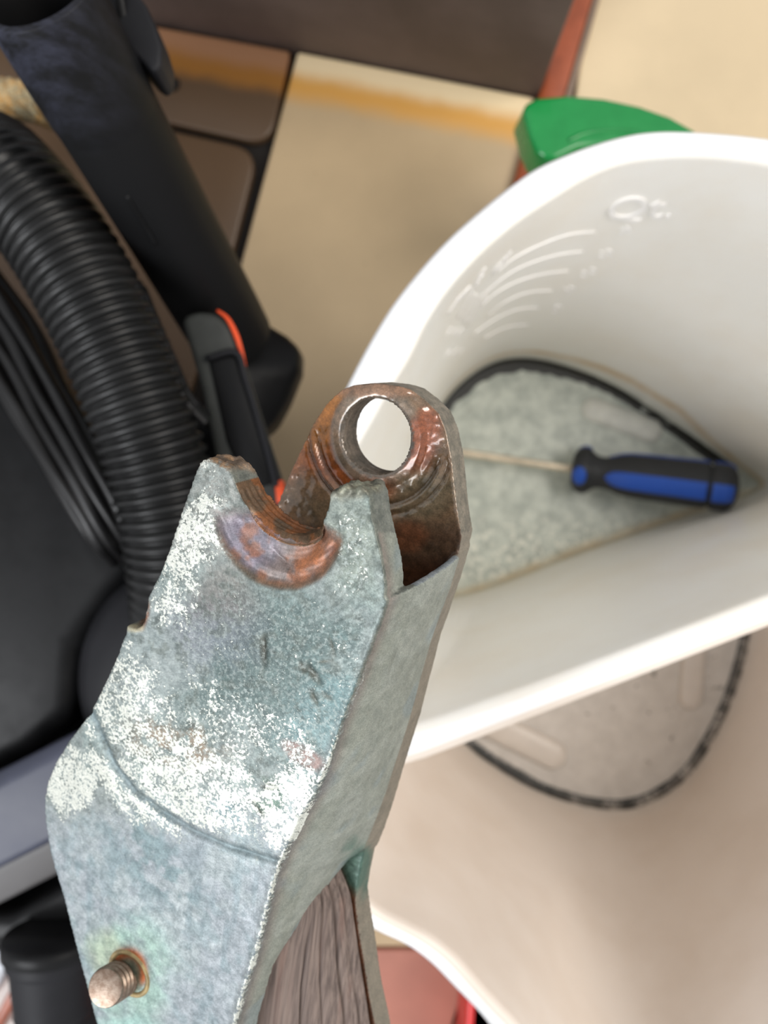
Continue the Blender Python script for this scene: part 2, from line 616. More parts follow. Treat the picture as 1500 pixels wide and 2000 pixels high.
# outer shell with rolled rim
cO = centroid(smooth_loop(RO))
ROs = polar(smooth_loop(RO, 2), cO, NL)
BO = []
baseloop = smooth_loop(B1[3:17] + B2[10:17][::-1][:0] + [], 0)
from mathutils.geometry import convex_hull_2d
hp = [p for p in Bb1 + Bb2]
hull = [hp[i] for i in convex_hull_2d(hp)]
hc = centroid(hull)
hull = [hc + (p - hc) * (1 + 0.006 / max((p - hc).length, 1e-6)) for p in hull]
dense = []
for i in range(len(hull)):
    a, b = hull[i], hull[(i + 1) % len(hull)]
    for k in range(10): dense.append(a.lerp(b, k / 10))
BO = polar(dense, cO, NL)


def ray_far(L, c, N):
    A_ = np.array([(p.x - c.x, p.y - c.y) for p in L]); B_ = np.roll(A_, -1, 0); E = B_ - A_
    out = np.zeros(N)
    for k in range(N):
        t = -math.pi + 2 * math.pi * (k + 0.5) / N
        d = (math.cos(t), math.sin(t))
        den = d[0] * E[:, 1] - d[1] * E[:, 0]
        den = np.where(abs(den) < 1e-12, 1e-12, den)
        s_ = (A_[:, 0] * E[:, 1] - A_[:, 1] * E[:, 0]) / den
        u_ = (A_[:, 0] * d[1] - A_[:, 1] * d[0]) / den
        ok = (s_ > 0) & (u_ >= -1e-6) & (u_ <= 1 + 1e-6)
        out[k] = s_[ok].max() if ok.any() else 0
    return out


def env_loop(q):
    a = ray_far([r.lerp(b, q) for r, b in zip(Rr1, Bb1)], cO, NL)
    b = ray_far([r.lerp(b_, q) for r, b_ in zip(Rr2, Bb2)], cO, NL)
    return np.maximum(a, b) + 0.0035


rows = []
inset = offset_loop(ROs, -0.0045)
rows.append((inset, ZR))
for k in range(1, 7):
    a = math.pi / 2 * k / 6
    rows.append((offset_loop(ROs, -0.0045 * (1 - math.sin(a))), ZR - 0.0045 * (1 - math.cos(a))))
rows.append((ROs, ZR - 0.014))
rows.append((offset_loop(ROs, -0.003), ZR - 0.0155))
rows.append((offset_loop(ROs, -0.006), ZR - 0.0155))
for k in range(1, 17):
    s = k / 16
    z_ = ZR - 0.0155 + (ZO + 0.002 - ZR + 0.0155) * s
    q_ = min(1.0, max(0.0, (ZR - z_) / (ZR - ZB)))
    env = env_loop(q_)
    lo = [r.lerp(b, s) for r, b in zip(offset_loop(ROs, -0.0065), BO)]
    rr_l = [max((a - cO).length, e) for a, e in zip(lo, env)]
    rr_l = [sum(rr_l[(i + k) % NL] for k in range(-3, 4)) / 7 for i in range(NL)]
    rows.append(([cO + (a - cO).normalized() * r for a, r in zip(lo, rr_l)], z_))
rows.append((offset_loop(BO, -0.002), ZO))
verts, faces = [], []
for L, z in rows: verts += [(p.x, p.y, z) for p in L]
for r in range(len(rows) - 1):
    for i in range(NL):
        j = (i + 1) % NL
        faces.append((r * NL + i, (r + 1) * NL + i, (r + 1) * NL + j, r * NL + j))
verts.append((cO.x, cO.y, ZO)); ci = len(verts) - 1
for i in range(NL): faces.append(((len(rows) - 1) * NL + i, ci, (len(rows) - 1) * NL + (i + 1) % NL))
# top land between outer lip and the two compartments
pts = [Vector((p.x, p.y)) for p in inset] + top1 + top2
edges = [(i, (i + 1) % NL) for i in range(NL)] + [(NL + i, NL + (i + 1) % NL) for i in range(NL)] + [(2 * NL + i, 2 * NL + (i + 1) % NL) for i in range(NL)]
res = delaunay_2d_cdt(pts, edges, [], 0, 1e-7)


def inside(p, L):
    c = False; n = len(L)
    for i in range(n):
        a, b = L[i], L[i - 1]
        if (a.y > p.y) != (b.y > p.y) and p.x < (b.x - a.x) * (p.y - a.y) / (b.y - a.y) + a.x: c = not c
    return c


base_i = len(verts)
verts += [(p.x, p.y, ZR) for p in res[0]]
for f in res[2]:
    m_ = sum((res[0][i] for i in f), Vector((0, 0))) / len(f)
    if inside(m_, pts[:NL]) and not inside(m_, top1) and not inside(m_, top2):
        faces.append(tuple(base_i + i for i in f))
me = mesh_from(verts, faces)
bmx = bmesh.new(); bmx.from_mesh(me)
bmesh.ops.remove_doubles(bmx, verts=bmx.verts, dist=0.0001)
bmesh.ops.recalc_face_normals(bmx, faces=bmx.faces)
bmx.to_mesh(me); bmx.free()
link_mesh('outer_shell', me, M_rim, bucket_root, True, 60)

# raised foot ribs in the floors


def foot(px0, px1, hw, h=0.006, mat=M_b2):
    a, b = P(px0[0], px0[1], DB), P(px1[0], px1[1], DB)
    a.z = b.z = ZB - 0.001
    ax = (b - a); L = ax.length; ax.normalize(); sd = Vector((-ax.y, ax.x, 0))
    V, Fc = [], []
    nr, ns = 10, 40
    for r in range(nr + 1):
        k = r / nr
        rr = hw * math.cos(k * math.pi / 2) ** 0.7 if r < nr else 0.0
        z = h * math.sin(k * math.pi / 2) ** 0.8
        for s in range(ns):
            t = 2 * math.pi * s / ns
            e = a if math.cos(t) < 0 else b
            V.append(e + ax * (math.cos(t) * rr) + sd * (math.sin(t) * rr) + Vector((0, 0, z)))
    for r in range(nr):
        for s in range(ns):
            s2 = (s + 1) % ns
            Fc.append((r * ns + s, r * ns + s2, (r + 1) * ns + s2, (r + 1) * ns + s))
    me = mesh_from(V, Fc)
    for k_ in ('floor', 'tan', 'grime', 'flecks', 'specks'):
        at = me.attributes.new(k_, 'FLOAT', 'POINT'); at.data.foreach_set('value', [0.45 if k_ == 'floor' else 0.0] * len(V))
    return link_mesh('foot_rib', me, mat, bucket_root, True)


foot((945, 1408), (1078, 1474), 0.0115)
foot((1362, 1180), (1348, 1362), 0.0095)
foot((1160, 800), (1270, 842), 0.0095, 0.004, M_b1)

# moulded scale on the first compartment's wall
def wall_hit(px, py):
    """Point of the first compartment's wall seen at a picture position, and its local frame."""
    best = None
    for k in range(0, 400):
        q = k / 400
        z = ZR - 0.004 + (ZB + 0.008 - ZR) * q
        p = P(px, py, ZC - z)
        d = Vector((p.x, p.y))
        c = c1.lerp(cb1, q)
        t = math.atan2(d.y - c1.lerp(cb1, q).y, d.x - c.x)
        i = int((t + math.pi) / (2 * math.pi) * NL) % NL
        w = Rr1[i].lerp(Bb1[i], q)
        gap = (w - c).length - (d - c).length
        if best is None or abs(gap) < abs(best[0]): best = (gap, Vector((w.x, w.y, z)), i, q)
    _, w, i, q = best
    j = (i + 1) % NL
    along = (Rr1[j].lerp(Bb1[j], q) - Rr1[i - 1].lerp(Bb1[i - 1], q)); along = Vector((along.x, along.y, 0)).normalized()
    down = Vector((Bb1[i].x - Rr1[i].x, Bb1[i].y - Rr1[i].y, ZB - ZR)).normalized()
    nrm = along.cross(down).normalized()
    if nrm.dot(Vector((c1.x - w.x, c1.y - w.y, 0))) < 0: nrm = -nrm
    return w, along, down, nrm


def relief_line(pts, r, name, n=24):
    hits = [wall_hit(*p)[0] + wall_hit(*p)[3] * 0.0002 for p in pts]
    path, _ = catmull(hits, n)
    V, Fc = sweep(path, [r] * n, 6)
    return V, Fc


M_mark = plain('bucket_relief_plastic', (244, 242, 240), 0.33, var=0.02, bmp=0)
RL = []
RN = []
for pts in ([(1165, 452), (1110, 458), (1062, 474), (1005, 502), (968, 532)],
            [(1140, 490), (1085, 498), (1030, 516), (985, 540), (945, 574)],
            [(1112, 528), (1062, 534), (1008, 550), (968, 572), (940, 598)],
            [(1076, 567), (1030, 571), (985, 590), (950, 618)],
            [(1052, 600), (1010, 604), (965, 624), (925, 652)],
            [(1030, 634), (985, 640), (945, 660)]):
    RL.append(relief_line(pts, 0.00045, 'scale_line'))
for x, y in ((1000, 490), (988, 500), (977, 512), (950, 520), (943, 535), (935, 548), (920, 556), (913, 562)):
    RN.append(relief_line([(x, y), (x - 10, y + 12), (x - 18, y + 25)], 0.0005, 'n', 8))
for k in range(5):
    RN.append(relief_line([(914 - k * 2 + 4, 560 + k * 0), (895, 582), (874, 612)] if k == 0 else [(914 + k * 9, 566 + k * 3), (900 + k * 8, 588 + k * 4), (884 + k * 7, 616 + k * 5)], 0.0005, 'n', 8))
for k in range(6):
    RN.append(relief_line([(880 + (k % 3) * 12, 640 + (k // 3) * 40), (870 + (k % 3) * 11, 655 + (k // 3) * 40)], 0.0005, 'n', 6))
for x, y in ((1176, 496), (1190, 492), (1142, 534), (1158, 528), (1108, 568), (1118, 564), (1082, 604), (1090, 600), (1216, 450), (1226, 446)):
    RN.append(relief_line([(x - 5, y - 5), (x + 4, y - 2), (x + 2, y + 6), (x - 5, y + 4)], 0.0005, 'n', 8))


def join(parts):
    V, Fc = [], []
    for v, f in parts:
        b = len(V); V += list(v); Fc += [tuple(i + b for i in q) for q in f]
    return V, Fc


V, Fc = join(RL)
relief = link_mesh('scale_lines', mesh_from(V, Fc), M_mark, bucket_root, True); relief['kind'] = 'stuff'
V, Fc = join(RN)
relief2 = link_mesh('scale_marks', mesh_from(V, Fc), M_mark, bucket_root, True); relief2['kind'] = 'stuff'

tc = bpy.data.curves.new('qt', 'FONT')
tc.body = 'Qt.'
tc.size = 1.0
tc.extrude = 0.02
tc.resolution_u = 4
to = bpy.data.objects.new('qt_tmp', tc)
COL.objects.link(to)
dg = bpy.context.evaluated_depsgraph_get()
tme = bpy.data.meshes.new_from_object(to.evaluated_get(dg))
bpy.data.objects.remove(to)
w, al, dn, nm = wall_hit(1255, 408)
# reading direction to the right in the picture; letters stand up towards the rim
if al.x < 0: al = -al
upv = -dn
h = 0.030
xs = [v.co.x for v in tme.vertices]; ys = [v.co.y for v in tme.vertices]
mx, my = (min(xs) + max(xs)) / 2, (min(ys) + max(ys)) / 2
for v in tme.vertices:
    x, y, z = v.co
    p = w + al * ((x - mx) * h * 0.80) + upv * ((y - my) * h * 0.95)
    q = (ZR - 0.004 - p.z) / (ZR - ZB - 0.008)
    c = c1.lerp(cb1, q)
    fi_ = (math.atan2(p.y - c.y, p.x - c.x) + math.pi) / (2 * math.pi) * NL - 0.5
    i0 = int(math.floor(fi_)) % NL; i1 = (i0 + 1) % NL; ft = fi_ - math.floor(fi_)
    wp = Rr1[i0].lerp(Rr1[i1], ft).lerp(Bb1[i0].lerp(Bb1[i1], ft), q)
    v.co = Vector((wp.x, wp.y, p.z)) + nm * (0.0009 if z > 0 else -0.0003)
link_mesh('raised_lettering', tme, M_mark, bucket_root, False)

# ================================================================== SCREWDRIVER
sd_root = empty('screwdriver', P(1280, 935, DB - 0.002))
tag(sd_root, 'black and blue handled screwdriver lying in the bucket', 'screwdriver')
dH = DB - 0.0195
A0 = P(1118, 916, dH); A1 = P(1444, 957, dH - 0.036)
ax = (A1 - A0); HL = ax.length; ax.normalize()
vz = Vector((0, 0, 1)); vz = (vz - ax * vz.dot(ax)).normalized(); vy = vz.cross(ax)
prof = [(0, 0.0), (0.001, 0.0105), (0.006, 0.0145), (0.013, 0.0160), (0.019, 0.0150), (0.026, 0.0118), (0.034, 0.0105), (0.044, 0.0108),
        (0.056, 0.0128), (0.072, 0.0150), (0.10, 0.0155), (0.1, 0.0155)]
k_ = HL / 0.1265
prof = [(0, 0.0), (0.0006, 0.0110), (0.003, 0.0150), (0.007, 0.0168), (0.012, 0.0166), (0.0155, 0.0140), (0.019, 0.0118), (0.024, 0.0112),
        (0.030, 0.0120), (0.037, 0.0142), (0.045, 0.0153), (0.060, 0.0157), (0.085, 0.0160), (0.100, 0.0163), (0.1035, 0.0160), (0.1045, 0.0146),
        (0.1055, 0.0146), (0.1065, 0.0162), (0.110, 0.0166), (0.117, 0.0163), (0.1215, 0.0145), (0.1245, 0.0105), (0.1262, 0.005), (0.1265, 0.0)]
prof = [(a * k_, b * 1.02) for a, b in prof]


def rad_at(x):
    for (a, r), (b, q) in zip(prof, prof[1:]):
        if a <= x <= b: return r + (q - r) * (x - a) / max(b - a, 1e-9)
    return 0


nseg = 48
V, Fc = [], []
for a, r in prof:
    for k in range(nseg):
        t = 2 * math.pi * k / nseg
        rr = r * (1 + 0.02 * math.cos(6 * t))
        V.append(A0 + ax * a + vz * (math.cos(t) * rr) + vy * (math.sin(t) * rr))
for i in range(len(prof) - 1):
    for k in range(nseg):
        k2 = (k + 1) % nseg
        Fc.append((i * nseg + k, i * nseg + k2, (i + 1) * nseg + k2, (i + 1) * nseg + k))
tag(link_mesh('grip', mesh_from(V, Fc), M_grip, sd_root, True), 'black rubber grip')


def inlay(x0, x1, half, rot, round_l=True, round_r=False, lift=0.0007):
    V, Fc = [], []
    nx, na = 28, 12
    for i in range(nx + 1):
        u = i / nx; x = x0 + (x1 - x0) * u
        hw = half
        e = 0.010 * k_ if (x1 - x0) > 0.03 else (x1 - x0) / 2
        if round_l and x - x0 < e: hw = half * math.sqrt(max(0.0, 1 - ((e - (x - x0)) / e) ** 2))
        if round_r and x1 - x < e: hw = half * math.sqrt(max(0.0, 1 - ((e - (x1 - x)) / e) ** 2))
        for j in range(na + 1):
            t = rot + hw * (2 * j / na - 1)
            edge = min(1.0, 3 * (1 - abs(2 * j / na - 1)))
            r = rad_at(x) * 1.02 + lift * edge - 0.0003 * (1 - edge)
            V.append(A0 + ax * x + vz * (math.cos(t) * r) + vy * (math.sin(t) * r))
    for i in range(nx):
        for j in range(na):
            a = i * (na + 1) + j
            Fc.append((a, a + 1, a + na + 2, a + na + 1))
    me = mesh_from(V, Fc)
    return tag(link_mesh('grip_inlay', me, M_blue, sd_root, True), 'glossy blue inlay')


base_rot = -0.33
test = (vz * math.cos(base_rot) + vy * math.sin(base_rot))
if test.y > 0: base_rot = -base_rot
for q in range(3):
    r_ = base_rot + q * 2 * math.pi / 3
    inlay(0.0008 * k_ + 0.001, 0.0135 * k_, 0.42, r_, True, True)
    inlay(0.027 * k_, 0.1030 * k_, 0.42, r_, True, False)
    inlay(0.1068 * k_, 0.1225 * k_, 0.42, r_, False, False)
S0 = P(856, 877, DB - 0.0145)
S1 = A0 + ax * 0.004
path = [S1.lerp(S0, t / 10) for t in range(11)]
tag(tube('shaft', path, 0.0027, M_shaft, sd_root, 20, angle=50), 'bright steel shaft')
# hidden end of the shaft with its blade
St = S0 + (S0 - S1).normalized() * 0.010
V, Fc = sweep([S0, S0.lerp(St, 0.5), St], [0.0027, 0.0026, 0.0022], 16)
link_mesh('tip', mesh_from(V, Fc), M_shaft, sd_root, True, 50)

# ================================================================== GREEN HANDLE BEHIND THE BUCKET
gz = 0.17
gp = [(1021, 214), (1030, 200), (1050, 189), (1110, 184), (1180, 190), (1250, 205), (1310, 226), (1356, 252), (1400, 300), (1380, 330),
      (1330, 330), (1260, 300), (1180, 285), (1130, 290), (1085, 312), (1062, 309), (1048, 296), (1036, 268)]
bm = bmesh.new()
top = [P(x, y, ZC - gz) for x, y in gp]
cg = sum(top, Vector()) / len(top)
bot = [Vector((p.x * 1 + (p.x - cg.x) * 0.04, p.y + (p.y - cg.y) * 0.04, gz - 0.030)) for p in top]
prism(bm, top, bot)
bevel_all(bm, 0.0085, 6, 30)
g_root = empty('green_handle', (cg.x, cg.y, 0.0))
tag(g_root, 'glossy green curved plastic handle sticking out behind the bucket rim', 'handle')
link_mesh('handle_head', bm_mesh(bm), M_green, g_root, True, 60)
bm = bmesh.new()
sp_ = [(1120, 196), (1340, 250), (1370, 310), (1300, 300), (1180, 270), (1110, 270)]
t_ = [P(x, y, ZC - gz) for x, y in sp_]
prism(bm, [Vector((p.x, p.y, gz - 0.028)) for p in t_], [Vector((p.x * .97 + cg.x * .03, p.y * .97 + cg.y * .03, 0.0094)) for p in t_])
bevel_all(bm, 0.004, 3, 30)
link_mesh('handle_stem', bm_mesh(bm), M_green, g_root, True, 60)
# inner groove rib along the lower side
rp, _ = catmull([P(x, y, ZC - gz + 0.0008) for x, y in ((1110, 276), (1140, 262), (1190, 256), (1250, 262), (1310, 280))], 30)
tube('rib', rp, 0.0016, M_green, g_root, 10)

# ================================================================== RED OBJECT BELOW THE BUCKET
bm = bmesh.new()
rp_ = [(918, 1930), (1120, 1900), (1160, 2200), (902, 2200)]
prism(bm, [P(x, y, ZC - 0.07) for x, y in rp_], [Vector((P(x, y, ZC - 0.07).x, P(x, y, ZC - 0.07).y, 0.0003)) for x, y in rp_])
bevel_all(bm, 0.004, 3)
r_root = empty('red_box', (P(1000, 2050, ZC).x, P(1000, 2050, ZC).y, 0.0))
tag(r_root, 'bright red plastic box peeking out below the bucket rim', 'box')
link_mesh('box_body', bm_mesh(bm), M_red, r_root, True, 40)
bm = bmesh.new()
rq_ = [(914, 1925), (1124, 1895), (1164, 2205), (898, 2205)]
prism(bm, [P(x, y, ZC - 0.07) + Vector((0, 0, 0.0)) for x, y in rq_], [P(x, y, ZC - 0.07) - Vector((0, 0, 0.012)) for x, y in rq_])
bevel_all(bm, 0.003, 3)
link_mesh('box_lid', bm_mesh(bm), M_red, r_root, True, 40)

# ================================================================== THE VACUUM CLEANER AND ITS PARTS
vac = empty('vacuum_cleaner', (-0.12, -0.08, 0.0))
tag(vac, 'black and dark grey vacuum cleaner body lying at the left edge', 'vacuum cleaner')


def block(name, px, d, z0, mat, parent, bev=0.006, seg=4, drop=None, shrink=0.0, dtop=None):
    """Solid whose top outline is seen at the given pixels at depth d (or a depth for each), going down to z0."""
    bm = bmesh.new()
    top = [P(x, y, (d if not isinstance(d, (list, tuple)) else d[i])) for i, (x, y) in enumerate(px)]
    c = sum(top, Vector()) / len(top)
    bot = [Vector((p.x + (p.x - c.x) * shrink, p.y + (p.y - c.y) * shrink, z0)) for p in top]
    prism(bm, top, bot)
    bmesh.ops.triangulate(bm, faces=[f for f in bm.faces if len(f.verts) > 4])
    bmesh.ops.recalc_face_normals(bm, faces=bm.faces)
    bmesh.ops.dissolve_limit(bm, angle_limit=math.radians(1), verts=bm.verts, edges=bm.edges)
    bevel_all(bm, bev, seg, 25)
    return link_mesh(name, bm_mesh(bm), mat, parent, True, 50)


# main body: big lower shell
block('body', [(-420, 560), (-60, 640), (60, 830), (170, 980), (300, 1060), (430, 1080), (470, 1300), (470, 1600), (430, 2200), (150, 2200), (130, 1890), (-420, 1840)][::-1],
      0.520, 0.0005, M_dark, vac, 0.016, 6, shrink=0.0)
# lens-shaped upper cover (dark, upper left edge follows the cord)
block('top_cover', [(-400, 640), (-20, 700), (60, 800), (140, 930), (210, 1030), (290, 1100), (230, 1160), (160, 1260), (150, 1400), (60, 1480), (-400, 1700)][::-1],
      0.475, 0.12, M_black, vac, 0.014, 6)
# round dust canister
cc = P(345, 1330, 0.47)
bm = bmesh.new()
prof_c = [(0.0, 0.200), (0.030, 0.2), (0.046, 0.197), (0.0545, 0.188), (0.0565, 0.17), (0.0565, 0.08)]
V, Fc = [], []
for r, z in prof_c:
    for k in range(64):
        t = 2 * math.pi * k / 64
        V.append((cc.x + r * math.cos(t), cc.y + r * math.sin(t) * 1.15, z))
for i in range(len(prof_c) - 1):
    for k in range(64): Fc.append((i * 64 + k, (i + 1) * 64 + k, (i + 1) * 64 + (k + 1) % 64, i * 64 + (k + 1) % 64))
bm.free()
tag(link_mesh('dust_canister', mesh_from(V, Fc), M_dark, vac, True), 'dark grey round dust canister')
# broad grey band with two facets
def bar(name, p0, p1, offs, mat, parent, bev=0.003):
    """Long bar along p0-p1 (world) with a cross-section polygon offs = (side, height)."""
    ax_ = (p1 - p0).normalized(); sd_ = Vector((0, 0, 1)).cross(ax_).normalized(); up_ = ax_.cross(sd_)
    bm = bmesh.new()
    prism(bm, [p0 + sd_ * a + up_ * b for a, b in offs], [p1 + sd_ * a + up_ * b for a, b in offs])
    bevel_all(bm, bev, 4, 15)
    return link_mesh(name, bm_mesh(bm), mat, parent, True, 50)


b0, b1 = P(-160, 1690, 0.44), P(330, 1440, 0.44)
tag(bar('carry_handle', b0, b1, [(0.021, -0.03), (0.024, -0.006), (0.018, 0.0), (-0.020, 0.0), (-0.026, -0.03)], M_mid, vac, 0.003), 'blue-grey carry bar')
b0, b1 = P(-160, 1805, 0.446), P(330, 1555, 0.446)
tag(bar('side_band', b0, b1, [(0.014, -0.03), (0.014, -0.002), (0.006, 0.0), (-0.0105, -0.003), (-0.0125, -0.03)], M_warmgrey, vac, 0.002), 'warm grey lower band')
# dark skirt under the band
block('lower_cover', [(-300, 1790), (20, 1790), (170, 1700), (330, 1700), (330, 1860), (60, 1850), (-300, 1850)][::-1], 0.45, 0.10, M_black, vac, 0.006, 4)

# hose port in the lower left corner: flange, neck and ribbed cuff
pp, _ = catmull([P(98, 1835, 0.435), P(100, 1860, 0.435), P(104, 1930, 0.437), P(112, 2010, 0.44), P(122, 2150, 0.45)], 90)
rad = []
for i in range(90):
    s = i / 89
    if s < 0.10: r = 0.0222
    elif s < 0.35: r = 0.0205 - 0.003 * (s - 0.1)
    else: r = 0.0190 + 0.0011 * math.sin((s - 0.35) * 60)
    rad.append(r)
tag(tube('hose_port', pp, rad, M_dark, vac, 40), 'ribbed black hose port')
tag(tube('port_flange', [P(98, 1822, 0.435), P(98, 1832, 0.435), P(98.5, 1852, 0.435), P(98.5, 1855, 0.435)], [0.0225, 0.0238, 0.0238, 0.0226], M_black, vac, 48), 'flat flange')

# wand holder on the right side of the body, with latch dome, recess and orange trim
hold_px = [(352, 618), (385, 606), (425, 612), (452, 640), (474, 700), (500, 780), (548, 930), (560, 1010), (500, 1060), (440, 1060), (420, 900), (392, 760)]
block('wand_holder', hold_px[::-1], 0.418, 0.233, M_clip, vac, 0.004, 4)
# recess walls: frame standing on the holder around a dark trough
tr = [(404, 698), (462, 690), (476, 730), (522, 880), (538, 945), (480, 960), (440, 860)]
block('recess', tr[::-1], 0.4168, 0.235, M_black, vac, 0.002, 2)
pth, _ = catmull([P(x, y, 0.4158) for x, y in ((404, 700), (460, 688), (478, 735), (500, 805), (525, 890), (540, 950))], 40)
tube('recess_rim', pth, 0.0017, M_dark, vac, 10)
pth, _ = catmull([P(x, y, 0.418) for x, y in ((424, 606), (444, 622), (460, 652), (470, 682), (479, 716))], 24)
tag(tube('trim_strip', pth, [0.0006 + 0.0007 * math.sin(math.pi * i / 23) for i in range(24)], M_orange, vac, 10), 'thin orange trim')
block('trim_strip', [(536, 940), (552, 936), (560, 975), (540, 985)][::-1], 0.415, 0.236, M_orange, vac, 0.001, 2)['label'] = 'orange corner trim'
# long lever between hose and holder
pth, _ = catmull([P(270, 566, 0.395), P(300, 640, 0.395), P(332, 712, 0.397), P(362, 778, 0.40), P(400, 820, 0.405)], 40)
tag(tube('release_lever', pth, 0.0052, M_black, vac, 16, ellipse=(0.75, 1.6), angle=60), 'narrow black release lever')
pth2 = [p + Vector((0.0025, 0.0012, 0.004)) for p in pth[2:36]]
tube('lever_ridge', pth2, 0.0009, M_dark, vac, 8)
block('lever_mount', [(380, 800), (450, 860), (500, 960), (520, 1060), (400, 1060), (330, 960), (345, 820)][::-1], 0.432, 0.20, M_black, vac, 0.006, 4)

# ---------------------------------------------------------------- ribbed hose
hp_ = [P(-66, 360, 0.58), P(-66, 352, 0.50), P(-54, 328, 0.44), P(-22, 318, 0.408), P(26, 362, 0.395), P(98, 450, 0.392), P(165, 560, 0.392), P(222, 675, 0.393), P(272, 800, 0.395), P(312, 925, 0.40), P(338, 1050, 0.405), P(352, 1180, 0.415), P(360, 1300, 0.44)]
NP = 1000
hpath, hl = catmull(hp_, NP)
pitch = 0.0054
hr = []
for i in range(NP):
    s = hl * i / (NP - 1)
    ph = (s / pitch) % 1.0
    w = 0.5 - 0.5 * math.cos(2 * math.pi * ph)
    hr.append(0.0212 + 0.0030 * (w ** 0.6))
tag(tube('hose', hpath, hr, M_hose, vac, 56), 'black ribbed hose')

# ---------------------------------------------------------------- coiled power cord
cord = empty('power_cord', P(120, 800, 0.46))
tag(cord, 'bundle of thin black power cord loops lying left of the ribbed hose', 'cord')
base_c = [P(-230, 420, 0.47), P(-100, 510, 0.455), P(12, 650, 0.446), P(96, 800, 0.442), P(170, 930, 0.44), P(232, 1040, 0.447), P(262, 1090, 0.468)]
for k in range(9):
    u = (k % 5) - 2.3
    lvl = k // 5
    pts_ = []
    for i, p in enumerate(base_c):
        t_ = (base_c[min(i + 1, 6)] - base_c[max(i - 1, 0)]).normalized()
        sd_ = Vector((t_.y, -t_.x, 0)).normalized()
        fan = 1.15 - 0.5 * (i / 6)
        sgn = 1 if sd_.x > 0 else -1
        pts_.append(p + sd_ * sgn * ((u + lvl * 0.5) * 0.0076 * fan) + Vector((0, 0, lvl * 0.0055 + 0.0012 * math.sin(k * 2.1 + i * 1.7))))
    pth, L = catmull(pts_, 220)
    V, Fc = sweep(pth, [0.0036] * 220, 14, rfun=lambda i, a, k=k: 1 + 0.11 * math.cos(2 * (a + i * 0.055 + k)))
    link_mesh('cord_loop', mesh_from(V, Fc), M_cord, cord, True)

# ---------------------------------------------------------------- black wand with its foot
wand = empty('vacuum_wand', P(480, 700, 0.52))
tag(wand, 'black vacuum wand tube with open scuffed end at the upper left', 'wand')
m, nt, b = new_mat('scuffed_black_plastic')
geo = nd(nt, 'ShaderNodeNewGeometry').outputs['Position']
oc = attr(nt, 'scuff').outputs['Fac']
st = nd(nt, 'ShaderNodeMapping'); st.inputs['Scale'].default_value = (1, 3.4, 1)
st.inputs['Rotation'].default_value = (0, 0, 0.5)
nt.links.new(geo, st.inputs['Vector'])
nf = noise_node(nt, 55, 6, 0.7, st.outputs['Vector'])
c_ = mixc(nt, mth(nt, 'MULTIPLY', oc, mapr(nt, nf, 0.35, 0.75)), lin((15, 15, 16)), lin((66, 68, 84)))
nt.links.new(c_, b.inputs['Base Color'])
b.inputs['Roughness'].default_value = 0.5
b.inputs['Specular IOR Level'].default_value = 0.2
M_scuff = m

wa, wb_ = P(70, -22, 0.300), P(452, 655, 0.475)
wax = (wb_ - wa); WL = wax.length; wax.normalize()
prof_w = [(0.050, 0.0165), (0.004, 0.0178), (0.0008, 0.0186), (0.0, 0.0196), (0.0012, 0.0212), (0.004, 0.0216), (0.030, 0.0218), (0.046, 0.0216),
          (0.052, 0.0212), (0.060, 0.0212), (0.12, 0.0216), (WL * 0.9, 0.0222), (WL, 0.0222)]
uu = wax.cross(Vector((0, 0, 1))).normalized(); ww = wax.cross(uu)
V, Fc, sc = [], [], []
ns = 64
pr = []
for (a, r), (c2_, r2) in zip(prof_w, prof_w[1:]):
    n_ = 8
    for k in range(n_): pr.append((a + (c2_ - a) * k / n_, r + (r2 - r) * k / n_))
pr.append(prof_w[-1])
for idx, (a, r) in enumerate(pr):
    for k in range(ns):
        t = 2 * math.pi * k / ns
        V.append(wa + wax * a + uu * (r * math.cos(t)) + ww * (r * math.sin(t)))
        inner = idx < 14
        sc.append(0.0 if inner else max(0.0, 1 - a / 0.055) * (0.55 + 0.45 * math.cos(2 * math.pi * k / ns)))
for i in range(len(pr) - 1):
    for k in range(ns): Fc.append((i * ns + k, i * ns + (k + 1) % ns, (i + 1) * ns + (k + 1) % ns, (i + 1) * ns + k))
bot_c = len(V); V.append(wa + wax * 0.050); sc.append(0)
for k in range(ns): Fc.append((bot_c, (k + 1) % ns, k))
bot_c = len(V); V.append(wb_); sc.append(0)
for k in range(ns): Fc.append((bot_c, (len(pr) - 1) * ns + k, (len(pr) - 1) * ns + (k + 1) % ns))
me = mesh_from(V, Fc)
at = me.attributes.new('scuff', 'FLOAT', 'POINT'); at.data.foreach_set('value', sc)
link_mesh('tube', me, M_scuff, wand, True, 60)
# raised seam along the tube
rp, _ = catmull([wa + wax * (0.075 + (WL - 0.17) * t / 5) + uu * 0.007 + ww * ((-1 if ww.z < 0 else 1) * (0.0201 + 0.0007 * t / 5)) for t in range(6)], 20)
tube('seam', rp, 0.0008, M_black, wand, 8)
# latch lobe beside the open end
lp = [(205, -60), (250, -40), (286, 10), (304, 52), (316, 92), (314, 128), (300, 140), (284, 128), (262, 104), (240, 100), (222, 40), (205, 0)]
block('latch', lp[::-1], 0.330, ZC - 0.352, M_dark, wand, 0.003, 4)
bm = bmesh.new()
q_ = [P(216, -60, 0.322), P(232, -60, 0.322), P(248, 30, 0.330), P(262, 108, 0.336), P(244, 110, 0.336), P(228, 40, 0.330)]
prism(bm, q_, [p + Vector((0, 0, -0.012)) for p in q_]); bevel_all(bm, 0.001, 2)
link_mesh('latch_rib', bm_mesh(bm), M_black, wand, True, 50)
